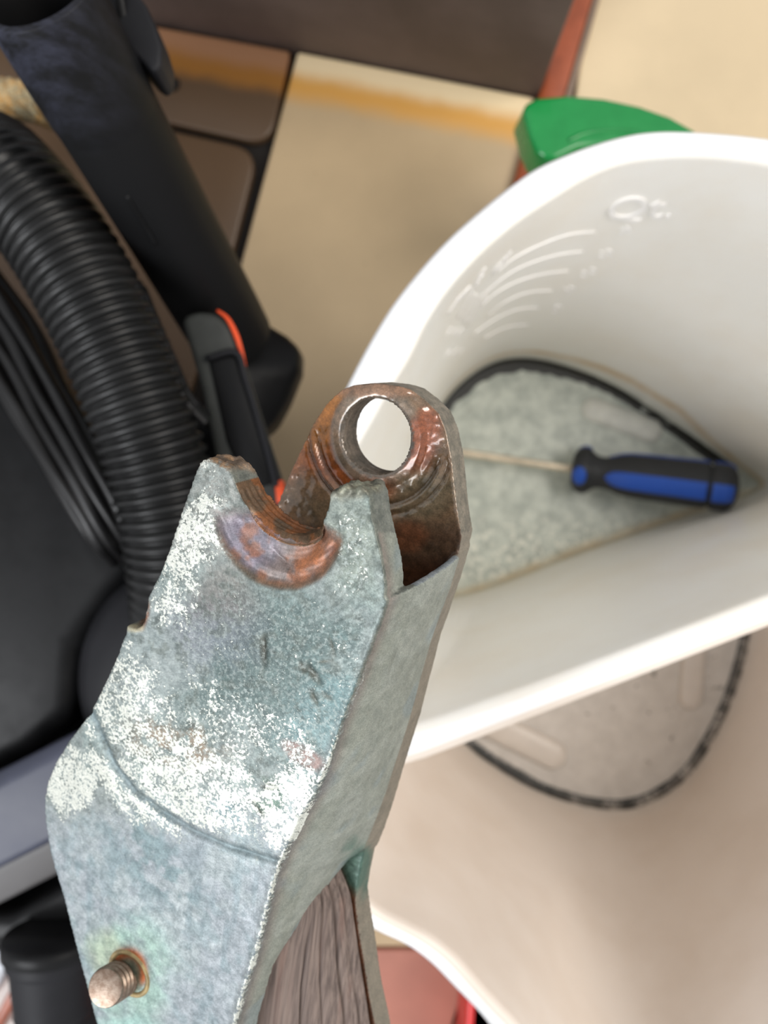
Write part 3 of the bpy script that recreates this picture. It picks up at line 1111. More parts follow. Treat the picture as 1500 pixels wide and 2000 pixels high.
# angled foot at the far end
block('foot', [(395, 610), (470, 560), (522, 632), (560, 655), (588, 682), (584, 722), (560, 782), (530, 832), (498, 850), (470, 800), (430, 720)][::-1],
      [0.47, 0.47, 0.475, 0.48, 0.485, 0.485, 0.49, 0.49, 0.49, 0.49, 0.48], 0.145, M_black, wand, 0.005, 4)

# ---------------------------------------------------------------- rope
rope = empty('rope_end', P(20, 210, 0.47))
tag(rope, 'thick tan and yellow frayed rope between the hose and the wand', 'rope')
m, nt, b = new_mat('rope_fibre')
geo = nd(nt, 'ShaderNodeNewGeometry').outputs['Position']
n1 = noise_node(nt, 90, 4, 0.6, geo); n2 = noise_node(nt, 700, 3, 0.6, geo)
c_ = mixc(nt, mapr(nt, n1, 0.4, 0.62), lin((140, 132, 106)), lin((206, 150, 70)))
c_ = mixc(nt, mapr(nt, n2, 0.35, 0.7), c_, lin((196, 184, 150)))
nt.links.new(c_, b.inputs['Base Color']); b.inputs['Roughness'].default_value = 0.9
bump(nt, n2, 0.8, 0.001, b)
M_rope = m
core, L = catmull([P(-220, 250, 0.48), P(-110, 208, 0.49), P(-20, 196, 0.485), P(50, 196, 0.48), P(110, 214, 0.475), P(170, 250, 0.49), P(220, 300, 0.51)], 160)
for s_ in range(6):
    pth = []
    for i, p in enumerate(core):
        t_ = (core[min(i + 1, 159)] - core[max(i - 1, 0)]).normalized()
        u_ = t_.cross(Vector((0, 0, 1))).normalized(); w_ = t_.cross(u_)
        a = i * 0.17 + s_ * math.pi / 3
        pth.append(p + u_ * (math.cos(a) * 0.0072) + w_ * (math.sin(a) * 0.0072))
    V, Fc = sweep(pth, [0.0040] * 160, 12, rfun=lambda i, a: 1 + 0.16 * math.cos(3 * a + i * 0.8))
    link_mesh('strand', mesh_from(V, Fc), M_rope, rope, True)

# ---------------------------------------------------------------- things showing at the lower left edge
bm = bmesh.new()
q_ = [P(x, y, 0.60) for x, y in ((-200, 1845), (2, 1855), (14, 1875), (-4, 1925), (-60, 2010), (-200, 2010))]
prism(bm, q_, [Vector((p.x, p.y, 0.0002)) for p in q_]); bevel_all(bm, 0.004, 3)
tag(link_mesh('white_container', bm_mesh(bm), M_white, None, True, 50), 'bright white plastic container edge at the lower left frame corner', 'container')
bm = bmesh.new()
q_ = [P(x, y, 0.62) for x, y in ((-40, 2040), (40, 1896), (56, 1908), (-20, 2052))]
prism(bm, q_, [Vector((p.x, p.y, 0.0002)) for p in q_]); bevel_all(bm, 0.002, 3)
tag(link_mesh('wooden_strip', bm_mesh(bm), M_teak, None, True, 50), 'small brown wooden strip beside the white container', 'wood strip')

# ================================================================== THE BROKEN METAL FITTING
n_ = Vector((-0.43, -0.18, 0.885)).normalized()
ey = Vector((0.25, 0.97, 0.0)); ey = (ey - n_ * ey.dot(n_)).normalized()
ex = ey.cross(n_).normalized()
T0 = P(500, 1300, 0.20)
ROT = Matrix((ex, ey, n_)).transposed()
GI, GO = -0.034, -0.0425      # inner and outer plane of the far plate


def L(px, py, off=0.0):
    r = Vector(((px - CX) / F, -(py - CY) / F, -1.0))
    c0 = T0 - Vector((0, 0, ZC))
    d = (n_.dot(c0) + off) / n_.dot(r)
    v = r * d - c0
    return Vector((v.dot(ex), v.dot(ey), off))


def solid(px, z_ref, z0, z1):
    """Prism from pixels seen on the plane z_ref, between local heights z0 and z1."""
    bm = bmesh.new()
    q = [L(x, y, z_ref) for x, y in px]
    prism(bm, [Vector((p.x, p.y, z1)) for p in q], [Vector((p.x, p.y, z0)) for p in q])
    bmesh.ops.triangulate(bm, faces=bm.faces)
    return bm_mesh(bm)


near_px = [(391, 905), (397, 897), (412, 901), (430, 908), (446, 917), (453, 928), (463, 951), (476, 978), (496, 1004), (512, 1020), (530, 1033),
           (548, 1043), (566, 1049), (588, 1050), (606, 1043), (622, 1028), (634, 1008), (642, 985), (645, 966), (652, 956), (664, 958),
           (676, 948), (688, 955), (700, 949), (712, 953), (722, 972), (728, 1016), (740, 1067), (749, 1109), (753, 1152), (741, 1202), (728, 1236), (714, 1280),
           (694, 1340), (670, 1403), (640, 1488), (616, 1546), (592, 1586), (564, 1646), (537, 1712), (517, 1792), (501, 1856), (474, 1940), (458, 2000), (430, 2120), (415, 2260),
           (290, 2260), (222, 2100), (184, 1985), (152, 1860), (122, 1745), (98, 1660), (87, 1600), (86, 1565), (92, 1528), (108, 1490), (130, 1454),
           (152, 1425), (172, 1398), (190, 1366), (212, 1322), (230, 1280), (240, 1252), (248, 1236), (246, 1220), (256, 1226), (268, 1228), (278, 1222), (283, 1200),
           (286, 1178), (288, 1165), (296, 1152), (312, 1120), (334, 1066), (352, 1010), (370, 958), (380, 928)]
far_px = [(545, 972), (562, 930), (590, 872), (615, 822), (640, 785), (668, 760), (692, 751), (740, 748), (775, 752), (803, 760), (832, 782), (857, 808),
          (871, 842), (881, 895), (888, 958), (895, 1008), (902, 1048), (890, 1095), (862, 1165), (826, 1285), (800, 1350), (770, 1452), (736, 1556), (716, 1640), (700, 1722),
          (694, 1762), (700, 1820), (711, 1880), (722, 1950), (734, 2010), (756, 2140), (770, 2260),
          (560, 2260), (480, 2050), (420, 1850), (360, 1700), (350, 1600), (390, 1450), (440, 1300), (480, 1150), (520, 1040)]


def hole_tool(px, py, zref, r, z0, z1):
    c = L(px, py, zref)
    bm = bmesh.new()
    bmesh.ops.create_cone(bm, cap_ends=True, segments=96, radius1=r, radius2=r, depth=z1 - z0)
    bmesh.ops.transform(bm, matrix=Matrix.Translation((c.x, c.y, (z0 + z1) / 2)), verts=bm.verts)
    return bm_mesh(bm)


def tmp_obj(me):
    o = bpy.data.objects.new('tmp', me); COL.objects.link(o); return o


def apply_mods(o):
    dg = bpy.context.evaluated_depsgraph_get()
    dg.update()
    me = bpy.data.meshes.new_from_object(o.evaluated_get(dg))
    bpy.data.objects.remove(o)
    return me


# far plate with the full eye
FC = L(736, 853, GI)
far = tmp_obj(solid(far_px, GI, GO, GI))
cut = tmp_obj(hole_tool(736, 853, GI, 0.0098, GO - 0.01, GI + 0.02))
md = far.modifiers.new('b', 'BOOLEAN'); md.operation = 'DIFFERENCE'; md.solver = 'EXACT'; md.object = cut
far_me = apply_mods(far)
bpy.data.objects.remove(cut)

# web between the two plates
web_rows = [((757, 1172), (920, 1062)), ((745, 1205), (900, 1130)), ((714, 1284), (862, 1240)), ((692, 1345), (838, 1330)), ((668, 1408), (822, 1395)),
            ((640, 1492), (801, 1460)), ((615, 1550), (778, 1535)), ((592, 1588), (764, 1580)), ((575, 1625), (752, 1615))]
crease = [(557, 1660), (537, 1712), (526, 1755), (517, 1792), (508, 1830), (501, 1856), (486, 1905), (474, 1940), (458, 2000), (430, 2120), (415, 2260)]
edge_pts = [((738, 1650), 1.0), ((684, 1676), 0.80), ((652, 1715), 0.66), ((632, 1744), 0.58), ((606, 1776), 0.47), ((584, 1808), 0.39), ((556, 1848), 0.29), ((534, 1884), 0.23), ((522, 1925), 0.22),
            ((504, 2000), 0.22), ((486, 2120), 0.22)]
V, Fc = [], []
NSX = 8
TW = 0.006
rows_o = []
for a, b2 in web_rows:
    pa, pb_ = L(*a, 0.0), L(*b2, GO)
    rows_o.append([pa.lerp(pb_, k / NSX) + Vector((0.0022 * math.sin(math.pi * k / NSX), 0, 0)) for k in range(NSX + 1)])
for i, (cpt, (ept, fr)) in enumerate(zip(crease, edge_pts)):
    pa = L(*cpt, 0.0); pe = L(*ept, GO * fr)
    rows_o.append([pa.lerp(pe, k / NSX) + Vector((0.0022 * math.sin(math.pi * k / NSX) * fr, 0, 0)) for k in range(NSX + 1)])


def thick_grid(rows, t, inward, taper=False):
    """Closed slab from a grid of points, thickened along +-x."""
    nr, nc = len(rows), len(rows[0])
    V = [p for r in rows for p in r] + [p + inward * (t * (min(1.0, 0.3 + 0.35 * ri) if taper else 1)) for ri, r in enumerate(rows) for p in r]
    o = nr * nc
    Fc = []
    for r in range(nr - 1):
        for c in range(nc - 1):
            a = r * nc + c
            Fc.append((a, a + 1, a + nc + 1, a + nc)); Fc.append((o + a, o + a + nc, o + a + nc + 1, o + a + 1))
    for r in range(nr - 1):
        a = r * nc; Fc.append((a, a + nc, o + a + nc, o + a))
        a = r * nc + nc - 1; Fc.append((a, o + a, o + a + nc, a + nc))
    for c in range(nc - 1):
        a = c; Fc.append((a, o + a, o + a + 1, a + 1))
        a = (nr - 1) * nc + c; Fc.append((a, a + 1, o + a + 1, o + a))
    bm = bmesh.new()
    vs = [bm.verts.new(v) for v in V]
    for f in Fc: bm.faces.new([vs[i] for i in f])
    bmesh.ops.triangulate(bm, faces=bm.faces)
    return bm_mesh(bm)


web_me = thick_grid(rows_o, TW, Vector((-1, 0, 0)), True)
# left web, set in from the torn left edge
lw = []
for (a, zz) in [((290, 1262), 0), ((262, 1330), 0), ((205, 1420), 0), ((160, 1500), 0), ((150, 1580), 0), ((160, 1680), 0)]:
    pa = L(*a, 0.0)
    lw.append([Vector((pa.x, pa.y, GO * k / 6 * 0.98)) for k in range(7)])
lw_me = thick_grid(lw, 0.005, Vector((1, 0, 0)))
near_me = solid(near_px, 0.0, -0.0098, 0.0)

bm = bmesh.new()
for me in (near_me, far_me, web_me, lw_me): bm.from_mesh(me)
body_me = bpy.data.meshes.new('fitting'); bm.to_mesh(body_me); bm.free()
bo = tmp_obj(body_me)
rm = bo.modifiers.new('r', 'REMESH'); rm.mode = 'VOXEL'; rm.voxel_size = 0.00048; rm.adaptivity = 0.0
sm = bo.modifiers.new('s', 'SMOOTH'); sm.factor = 0.5; sm.iterations = 3
body_me = apply_mods(bo)

# ---- relief and colours of the old metal, in numpy over all vertices
nv = len(body_me.vertices)
co = np.empty(nv * 3, np.float32); body_me.vertices.foreach_get('co', co); co = co.reshape(-1, 3).astype(np.float64)
no = np.empty(nv * 3, np.float32); body_me.vertex_normals.foreach_get('vector', no); no = no.reshape(-1, 3).astype(np.float64)
R3 = np.array([list(ex), list(ey), list(n_)])
wpos = co @ R3 + np.array(T0)
dep = ZC - wpos[:, 2]
PX = wpos[:, 0] / dep * F + CX
PY = -wpos[:, 1] / dep * F + CY
X, Y, Z = co[:, 0], co[:, 1], co[:, 2]


def vnoise(x, y, z, s, seed=0):
    """Cheap smooth value noise on a lattice."""
    x, y, z = x * s + seed * 7.3, y * s + seed * 3.1, z * s + seed * 5.7
    xi, yi, zi = np.floor(x).astype(np.int64), np.floor(y).astype(np.int64), np.floor(z).astype(np.int64)
    fx, fy, fz = x - xi, y - yi, z - zi
    fx, fy, fz = [f * f * (3 - 2 * f) for f in (fx, fy, fz)]

    def h(a, b, c):
        v = (a * 374761393 + b * 668265263 + c * 1274126177) & 0xffffffff
        v = ((v ^ (v >> 13)) * 1274126177) & 0xffffffff
        return ((v ^ (v >> 16)) & 0xffff) / 65535.0
    r = 0
    for dx in (0, 1):
        for dy in (0, 1):
            for dz in (0, 1):
                w = (fx if dx else 1 - fx) * (fy if dy else 1 - fy) * (fz if dz else 1 - fz)
                r = r + w * h(xi + dx, yi + dy, zi + dz)
    return r


def fbm(s, o=4, seed=0):
    r, a, t = 0, 1.0, 0
    for k in range(o):
        r = r + a * vnoise(X, Y, Z, s * 2 ** k, seed + k); t += a; a *= 0.55
    return r / t


def sstep(v, a, b):
    t = np.clip((v - a) / (b - a), 0, 1)
    return t * t * (3 - 2 * t)


fbB = fbm(130, 3, 91)


def blob(cx, cy, rx, ry, ang=0, soft=0.5):
    """Soft ellipse in the picture of the face."""
    a = math.radians(ang)
    u = (PX - cx) * math.cos(a) + (PY - cy) * math.sin(a)
    v = -(PX - cx) * math.sin(a) + (PY - cy) * math.cos(a)
    return 1 - sstep(np.sqrt((u / rx) ** 2 + (v / ry) ** 2) + (fbB - 0.5) * 1.3, 1 - soft, 1 + soft)


def polydist(pts):
    d = np.full(nv, 1e9); 
    for (x0, y0), (x1, y1) in zip(pts, pts[1:]):
        dx, dy = x1 - x0, y1 - y0
        t = np.clip(((PX - x0) * dx + (PY - y0) * dy) / (dx * dx + dy * dy), 0, 1)
        d = np.minimum(d, np.hypot(PX - x0 - t * dx, PY - y0 - t * dy))
    return d


near_face = (Z > -0.0018)
is_near = Z > -0.0108
far_in = (Z < GI + 0.0012) & (no[:, 2] > 0.3)
is_far = Z < GI + 0.0015
nrmz = no[:, 2]

# local geometry of the eyes
rf = np.hypot(X - FC.x, Y - FC.y)
NC = L(552, 953, 0.0)
rn = np.hypot(X - NC.x, Y - NC.y)
RC = L(539, 1003, 0.0)
rr = np.hypot((X - RC.x), (Y - RC.y))

disp = np.zeros(nv)
disp += (fbm(900, 3, 1) - 0.5) * 0.00010
disp += (fbm(70, 2, 5) - 0.5) * 0.0007
# curved forging line across the face
arc = [(178, 1392), (200, 1440), (222, 1492), (262, 1545), (318, 1588), (380, 1625), (450, 1655), (520, 1678), (560, 1690)]
dl = polydist(arc)
disp -= near_face * np.exp(-(dl / 6.5) ** 2) * 0.0006
# rounded swell towards the left edge
# counterbore around the broken eye
recm = sstep(PY - np.clip(PX - 590, 0, 200) * 0.75, 980, 1025)
inrec = near_face * (1 - sstep(rr, 0.0152, 0.0178)) * recm
disp -= inrec * 0.0013
disp -= inrec * (1 - sstep(rr, 0.0110, 0.0140)) * 0.0008
disp += inrec * 0.00007 * np.sin(rn * 5200)
# scored arcs right of the counterbore
disp -= near_face * 0.00007 * (np.sin(rr * 3700 + 6 * fbm(90, 2, 66)) > 0.7) * blob(660, 1180, 120, 60, -20)
# gouges
GOUGES = [(514, 1270, 38, 6, 88, .8), (612, 1318, 34, 7, 55, .7), (590, 1302, 16, 5, 60, .5), (612, 1362, 22, 4, 60, .5), (523, 1536, 20, 4, 10, .6), (502, 1582, 22, 5, 55, .5),
          (648, 1262, 24, 3, 75, .4), (634, 1292, 18, 2.5, -4, .35), (548, 1104, 46, 3.5, 47, .9), (640, 1360, 18, 4, 40, .4)]


def dent(cx, cy, rl, rw, ang):
    a = math.radians(ang)
    u = ((PX - cx) * math.cos(a) + (PY - cy) * math.sin(a)) / rl
    v = (-(PX - cx) * math.sin(a) + (PY - cy) * math.cos(a)) / rw
    return np.exp(-(v + 0.35 * (fbB - 0.5)) ** 2) * np.clip(1 - u * u, 0, 1) * (0.6 + 0.8 * fbB)


gmask = np.zeros(nv)
for cx_, cy_, rl_, rw_, an_, dp_ in GOUGES:
    g_ = dent(cx_, cy_, rl_, rw_, an_) * near_face
    disp -= g_ * dp_ * 0.0007
    gmask = np.maximum(gmask, g_)
# eye of the far plate: raised boss, groove, thread
ang_f = np.arctan2(Y - FC.y, X - FC.x)
boss = far_in * (1 - sstep(rf, 0.0122, 0.0136)) * sstep(-0.9 * (X - FC.x) + 1.6 * (Y - FC.y), -0.028, -0.012)
disp += boss * 0.0006
disp += far_in * (fbm(650, 3, 55) - 0.5) * 0.00040 * sstep(rf, 0.0118, 0.0135)
grv = far_in * (np.exp(-((rf - 0.0172) / 0.0009) ** 2) + 0.8 * np.exp(-((rf - 0.0198) / 0.0008) ** 2)) * sstep(-(Y - FC.y), 0.001, 0.006)
disp -= grv * 0.0008
disp += far_in * np.exp(-((rf - 0.0186) / 0.0008) ** 2) * sstep(-(Y - FC.y), 0.001, 0.006) * 0.0006
inhole = (rf < 0.0104) & (Z < GI + 0.002)
disp += inhole * (Z < GI - 0.0007) * (np.abs(nrmz) < 0.3) * np.sin(Z * 2 * math.pi / 0.0017 + ang_f) * 0.00028
inhole_n = (rn < 0.0118) & is_near & (np.abs(nrmz) < 0.7) & (PY > 900)
disp += inhole_n * np.sin(Z * 2 * math.pi / 0.0021) * 0.00022
# broken faces of the near ear
brk1 = is_near * (blob(440, 892, 66, 26, 12, .3)) * (np.abs(nrmz) < 0.86)
brk2 = is_near * blob(682, 940, 55, 34, 0, .3)
disp += (brk1 + brk2) * (fbm(520, 4, 21) - 0.45) * 0.0026
# crease rounded with flakes
crs = polydist([(720, 970), (728, 1016), (740, 1067), (749, 1109), (753, 1152), (741, 1202), (728, 1236), (714, 1280), (694, 1340), (670, 1403), (640, 1488), (616, 1546), (592, 1586),
                (564, 1646), (537, 1712), (517, 1792), (501, 1856), (474, 1940), (458, 2000)])
disp += np.exp(-(crs / 10) ** 2) * (fbm(420, 3, 31) - 0.5) * 0.0010 * is_near
# swelling of the web just above the opening and a small dent in its edge
co2 = co + no * disp[:, None]
body_me.vertices.foreach_set('co', co2.astype(np.float32).ravel())


def C(r, g, b):
    return np.array(lin((r, g, b))[:3])


colr = np.tile(C(150, 157, 162), (nv, 1))
zinc_glint = np.full(nv, 0.0)
rough = np.full(nv, 0.48)
metal = np.full(nv, 0.35)


def paint(mask, c, k=1.0):
    global colr
    w = np.clip(mask * k, 0, 1)[:, None]
    colr = colr * (1 - w) + c * w


nA, nB, nC_ = fbm(110, 4, 41), fbm(260, 4, 43), fbm(600, 3, 47)
nf_ = near_face.astype(float)
# near face, lower clean part
paint(nf_ * sstep(nA, 0.4, 0.62), C(156, 165, 166), 0.7)
paint(nf_ * sstep(nB, 0.50, 0.66), C(122, 138, 142), 0.55)
up_ = nf_ * (1 - sstep(PY + (nA - .5) * 180, 1500, 1640))
paint(up_, C(128, 136, 131), 0.75)
paint(up_ * sstep(nA, 0.45, 0.6), C(112, 128, 126), 0.6)
paint(nf_ * blob(500, 1290, 230, 130, 10, .6), C(70, 90, 88), 0.85)
paint(nf_ * blob(640, 1420, 80, 110, 20, .6), C(108, 134, 136), 0.7)
paint(nf_ * blob(320, 1260, 80, 120, 20, .6), C(160, 166, 166), 0.5)
paint(nf_ * blob(420, 1230, 90, 60, 20, .6), C(112, 112, 124), 0.45)
paint(nf_ * blob(340, 1450, 90, 44, 8, .5) * sstep(nB, .38, .55), C(132, 112, 92), 0.85)
paint(nf_ * blob(400, 1000, 110, 130, 20, .6), C(142, 140, 134), 0.6)
paint(nf_ * blob(430, 1160, 70, 50, 20, .6), C(110, 98, 92), 0.5)
paint(nf_ * blob(700, 1050, 60, 110, -10, .6), C(122, 130, 118), 0.7)
paint(nf_ * blob(440, 1585, 34, 26, 0, .4), C(92, 122, 130), 0.7)
paint(nf_ * blob(600, 1480, 46, 16, 30, .4), C(138, 100, 90), 0.7)
paint(nf_ * blob(520, 1560, 38, 46, 10, .4) * sstep(nB, .42, .55), C(86, 112, 96), 0.85)
paint(nf_ * np.exp(-(dl / 7) ** 2), C(112, 128, 132), 0.85)
paint(nf_ * blob(300, 1680, 50, 120, -35, .5) * sstep(nB, .42, .55), C(104, 126, 130), 0.7)
paint(nf_ * sstep(fbm(500, 4, 97), .56, .64) * (1 - sstep(PY, 1500, 1700)), C(84, 92, 86), 0.6)
paint(gmask, C(72, 70, 58), 0.9)
# streaks down the lower part
paint(nf_ * sstep(PY, 1600, 1700) * sstep(vnoise(X, Y * .25, Z, 420, 61), .62, .8), C(112, 130, 136), 0.45)

# bright zinc flakes, with the specular sheen at the bend painted in
zinc_glint = np.maximum(zinc_glint, nf_ * 0.84 * blob(150, 1520, 66, 80, 20, .35))
zinc_glint = np.maximum(zinc_glint, nf_ * 0.86 * blob(560, 1570, 70, 90, 24, .4))
zinc_glint = np.maximum(zinc_glint, nf_ * 0.80 * blob(350, 1540, 260, 95, 14, .45))
zinc_glint = np.maximum(zinc_glint, nf_ * 0.62 * blob(400, 1430, 250, 90, 8, .5))
zinc_glint = np.maximum(zinc_glint, nf_ * 0.72 * blob(250, 1370, 90, 120, 25, .5))
zinc_glint = np.maximum(zinc_glint, nf_ * 0.80 * blob(370, 1070, 66, 160, 20, .5))
zinc_glint = np.maximum(zinc_glint, nf_ * 0.62 * blob(450, 1040, 40, 60, 20, .5))
zinc_glint = np.maximum(zinc_glint, nf_ * 0.36 * blob(500, 1290, 260, 160, 10, .5))
zinc_glint = np.maximum(zinc_glint, nf_ * 0.40 * blob(660, 1340, 60, 160, 20, .5))
zinc_glint = np.maximum(zinc_glint, nf_ * 0.5 * blob(690, 1080, 45, 90, 0, .5))
zinc_glint = np.maximum(zinc_glint, nf_ * 0.40 * blob(220, 1660, 140, 60, 40, .5))
zinc_glint *= 0.88
zinc_glint *= 1 - 0.75 * nf_ * np.exp(-(dl / 7) ** 2)
zinc_glint *= 1 - 0.5 * nf_ * blob(250, 1720, 60, 140, -30, .5)
zinc_glint = np.where(PY > 1690, np.minimum(zinc_glint, 0.25), zinc_glint)

# counterbore colours
rec = nf_ * (1 - sstep(rr + (fbm(200, 3, 77) - .5) * .002, 0.0160, 0.0176)) * recm
zinc_glint *= 1 - rec
paint(rec, C(124, 108, 104), 0.9)
paint(rec * blob(480, 1060, 60, 70, 40, .5), C(118, 112, 128), 0.8)
paint(rec * sstep(fbm(200, 3, 71) + 0.25 * sstep(PX, 480, 640), .55, .68), C(150, 94, 60), 0.7)
paint(rec * blob(620, 1085, 60, 46, -20, .5) * sstep(nB, .40, .58), C(172, 102, 58), 0.75)
paint(rec * blob(640, 1080, 20, 12, -20, .5), C(110, 60, 40), 0.6)
ring_edge = nf_ * np.exp(-((rr - 0.0168) / 0.0007) ** 2) * sstep(PY, 1020, 1060)
paint(ring_edge * recm, C(118, 90, 66), 0.7)
rough = rough * (1 - rec) + 0.38 * rec
metal = metal * (1 - 0.6 * rec)

# sides of the near plate
side = is_near & (nrmz < 0.6)
sdf = side.astype(float)
paint(sdf, C(118, 121, 112), 0.9)
holew = ((rn < 0.0125) & side & (PY > 890)).astype(float)
paint(holew, C(112, 86, 62), 0.95)
paint(holew * sstep(nB, .5, .62), C(160, 92, 42), 0.6)
rough = rough * (1 - holew) + 0.35 * holew
paint(np.clip(brk1, 0, 1), C(120, 100, 84), 0.9)
paint(np.clip(brk1, 0, 1) * sstep(nC_, .5, .6), C(190, 150, 110), 0.5)
paint(np.clip(brk2, 0, 1), C(112, 108, 92), 0.8)
paint(np.clip(brk2, 0, 1) * sstep(nC_, .5, .6), C(160, 160, 140), 0.6)
paint(is_near * blob(280, 1195, 10, 30, 5, .4), C(120, 72, 40), 0.9)
paint(is_near * blob(262, 1226, 18, 8, 0, .4), C(170, 160, 130), 0.7)
zinc_glint = np.maximum(zinc_glint, is_near * 0.8 * blob(398, 904, 14, 12, 0, .5))

# web
webm = ((no[:, 0] > 0.45) & (Z < -0.001) & (PY > 1040)).astype(float)
paint(webm, C(148, 152, 142), 0.95)
paint(webm * sstep(nA, .45, .62), C(162, 166, 158), 0.6)
paint(webm * sstep(fbm(90, 3, 81), .55, .68), C(138, 150, 152), 0.6)
paint(webm * sstep(vnoise(X, Y * .3, Z, 700, 83), .78, .9), C(92, 92, 84), 0.22)
paint(webm * sstep(Z, -0.006, -0.001), C(120, 98, 92), 0.55)
paint(webm * sstep(-Z, 0.038, 0.045), C(136, 124, 110), 0.5)
rough = rough * (1 - webm) + 0.6 * webm
metal = metal * (1 - webm) + 0.15 * webm
# scraped bright line along the crease
zinc_glint = np.maximum(zinc_glint, np.exp(-((crs - 2) / 5.5) ** 2) * sstep(PY, 1330, 1500) * 0.72 * (Z > -0.004))
paint(np.exp(-((crs - 7) / 6) ** 2) * (Z > -0.003) * sstep(PY, 1200, 1500), C(92, 96, 96), 0.5)

# far plate
fi = far_in.astype(float)
fa = is_far.astype(float)
paint(fa, C(140, 136, 122), 0.9)
paint(fi, C(132, 104, 78), 0.95)
paint(fi * blob(615, 900, 60, 90, 25, .5), C(160, 92, 42), 0.9)
paint(fi * blob(640, 820, 34, 60, 25, .4), C(180, 112, 38), 0.9)
paint(fi * blob(700, 935, 90, 26, 20, .5), C(160, 84, 40), 0.9)
paint(fi * blob(830, 850, 30, 46, 10, .35), C(160, 86, 50), 0.9)
paint(fi * blob(812, 905, 30, 26, -20, .5), C(152, 92, 66), 0.85)
paint(fi * boss * (1 - blob(826, 870, 40, 60, 0, .3)), C(138, 120, 102), 0.9)
paint(fi * blob(735, 762, 90, 16, 0, .4), C(150, 112, 86), 0.8)
paint(fi * blob(820, 965, 60, 40, -20, .5), C(140, 124, 100), 0.85)
paint(fi * blob(600, 970, 60, 40, 20, .5), C(124, 106, 84), 0.8)
paint(fi * sstep(PY, 1000, 1050), C(84, 62, 46), 0.95)
paint(fi * blob(790, 1045, 40, 26, 0, .5), C(128, 78, 50), 0.7)
paint(fi * sstep(PY, 1075, 1120), C(100, 60, 38), 0.8)
paint(fi * grv, C(90, 70, 50), 0.5)
inh = inhole.astype(float)
paint(inh, C(120, 108, 96), 0.95)
fe = ((is_far) & (nrmz < 0.35) & (~inhole)).astype(float)
paint(fe, C(138, 128, 114), 0.8)
paint(fe * sstep(-no[:, 0], 0.2, 0.6), C(150, 96, 50), 0.8)
far_o = np.clip(fi, 0, 1)
rough = rough * (1 - far_o) + 0.22 * far_o
rough = np.where((far_o > 0) & (PY > 1010), 0.38, rough)
metal = metal * (1 - far_o) + 0.25 * far_o
zinc_glint *= 1 - fa
# verdigris pocket behind the wood
inner = ((Z < -0.02) & (no[:, 2] > -0.3) & (PY > 1630) & (PY < 1800) & (PX > 640)).astype(float)
paint(inner * blob(700, 1700, 26, 60, 0, .4), C(78, 112, 100), 0.9)
# verdigris and rust around the stud
BP = (252, 1898)
u_ = np.hypot((PX - BP[0]) / 92, (PY - BP[1]) / 112)
paint(nf_ * np.exp(-((u_ - .62) / .34) ** 2) * (0.45 + 0.9 * sstep(nA, .38, .62)), C(150, 178, 166), 0.62)
paint(nf_ * blob(205, 1858, 34, 34, 0, .5), C(166, 170, 138), 0.5)
paint(nf_ * blob(250, 2010, 60, 24, 0, .5), C(150, 186, 176), 0.6)
ub = np.hypot((PX - 250) / 36, (PY - 1900) / 46)
paint(nf_ * (1 - sstep(ub, .85, 1.05)), C(120, 122, 96), 0.8)
paint(nf_ * np.exp(-((ub - .85) / .22) ** 2) * sstep(-(PY - 1905) + (PX - 240) * .6, -6, 20), C(196, 104, 46), 0.95)
colr *= (0.70 + 0.26 * nB)[:, None]

for nm_, arr in (('zinc_glint', zinc_glint), ('rough', rough), ('metal', metal)):
    a_ = body_me.attributes.new(nm_, 'FLOAT', 'POINT'); a_.data.foreach_set('value', np.clip(arr, 0, 1).astype(np.float32))
a_ = body_me.attributes.new('tint', 'FLOAT_COLOR', 'POINT')
a_.data.foreach_set('color', np.concatenate([np.clip(colr, 0, 1), np.ones((nv, 1))], 1).astype(np.float32).ravel())

m, nt, b = new_mat('weathered_galvanised_bronze')
oc = nd(nt, 'ShaderNodeTexCoord').outputs['Object']
tint = attr(nt, 'tint').outputs['Color']
zf = attr(nt, 'zinc_glint').outputs['Fac']
fn = noise_node(nt, 1150, 5, 0.66, oc)
fn2 = noise_node(nt, 230, 4, 0.6, oc)
mixn = mth(nt, 'ADD', mth(nt, 'MULTIPLY', fn, 0.62), mth(nt, 'MULTIPLY', fn2, 0.38))
thr = mapr(nt, zf, 0.0, 1.0, 0.72, 0.38, smooth=False)
mask = mapr(nt, mth(nt, 'SUBTRACT', mixn, thr), -0.006, 0.012)
mask = mth(nt, 'MULTIPLY', mask, mapr(nt, zf, 0.08, 0.25))
fine = noise_node(nt, 2600, 4, 0.6, oc)
ctint = mixc(nt, mapr(nt, fine, 0.25, 0.75), (0.74, 0.74, 0.74, 1), (1.22, 1.22, 1.22, 1))
base = mixc(nt, 1.0, tint, ctint, 'MULTIPLY')
n8 = noise_node(nt, 330, 8, 0.75, oc)
n9 = noise_node(nt, 900, 6, 0.7, oc)
base = mixc(nt, 1.0, base, mixc(nt, mth(nt, 'ADD', 0.5, mth(nt, 'MULTIPLY', mth(nt, 'SUBTRACT', mapr(nt, n8, 0.34, 0.66), 0.5), mapr(nt, attr(nt, 'rough').outputs['Fac'], 0.5, 0.58, 1.0, 0.4))), (0.60, 0.64, 0.64, 1), (1.22, 1.2, 1.18, 1)), 'MULTIPLY')
lightpatch = mth(nt, 'MULTIPLY', mapr(nt, n9, 0.50, 0.58), mapr(nt, zf, 0.05, 0.5, 0.0, 0.6))
base = mixc(nt, lightpatch, base, lin((146, 154, 150)))
colz = mixc(nt, mapr(nt, fine, 0.3, 0.7), lin((166, 169, 162)), lin((208, 209, 198)))
col = mixc(nt, mask, base, colz)
nt.links.new(col, b.inputs['Base Color'])
rg = attr(nt, 'rough').outputs['Fac']
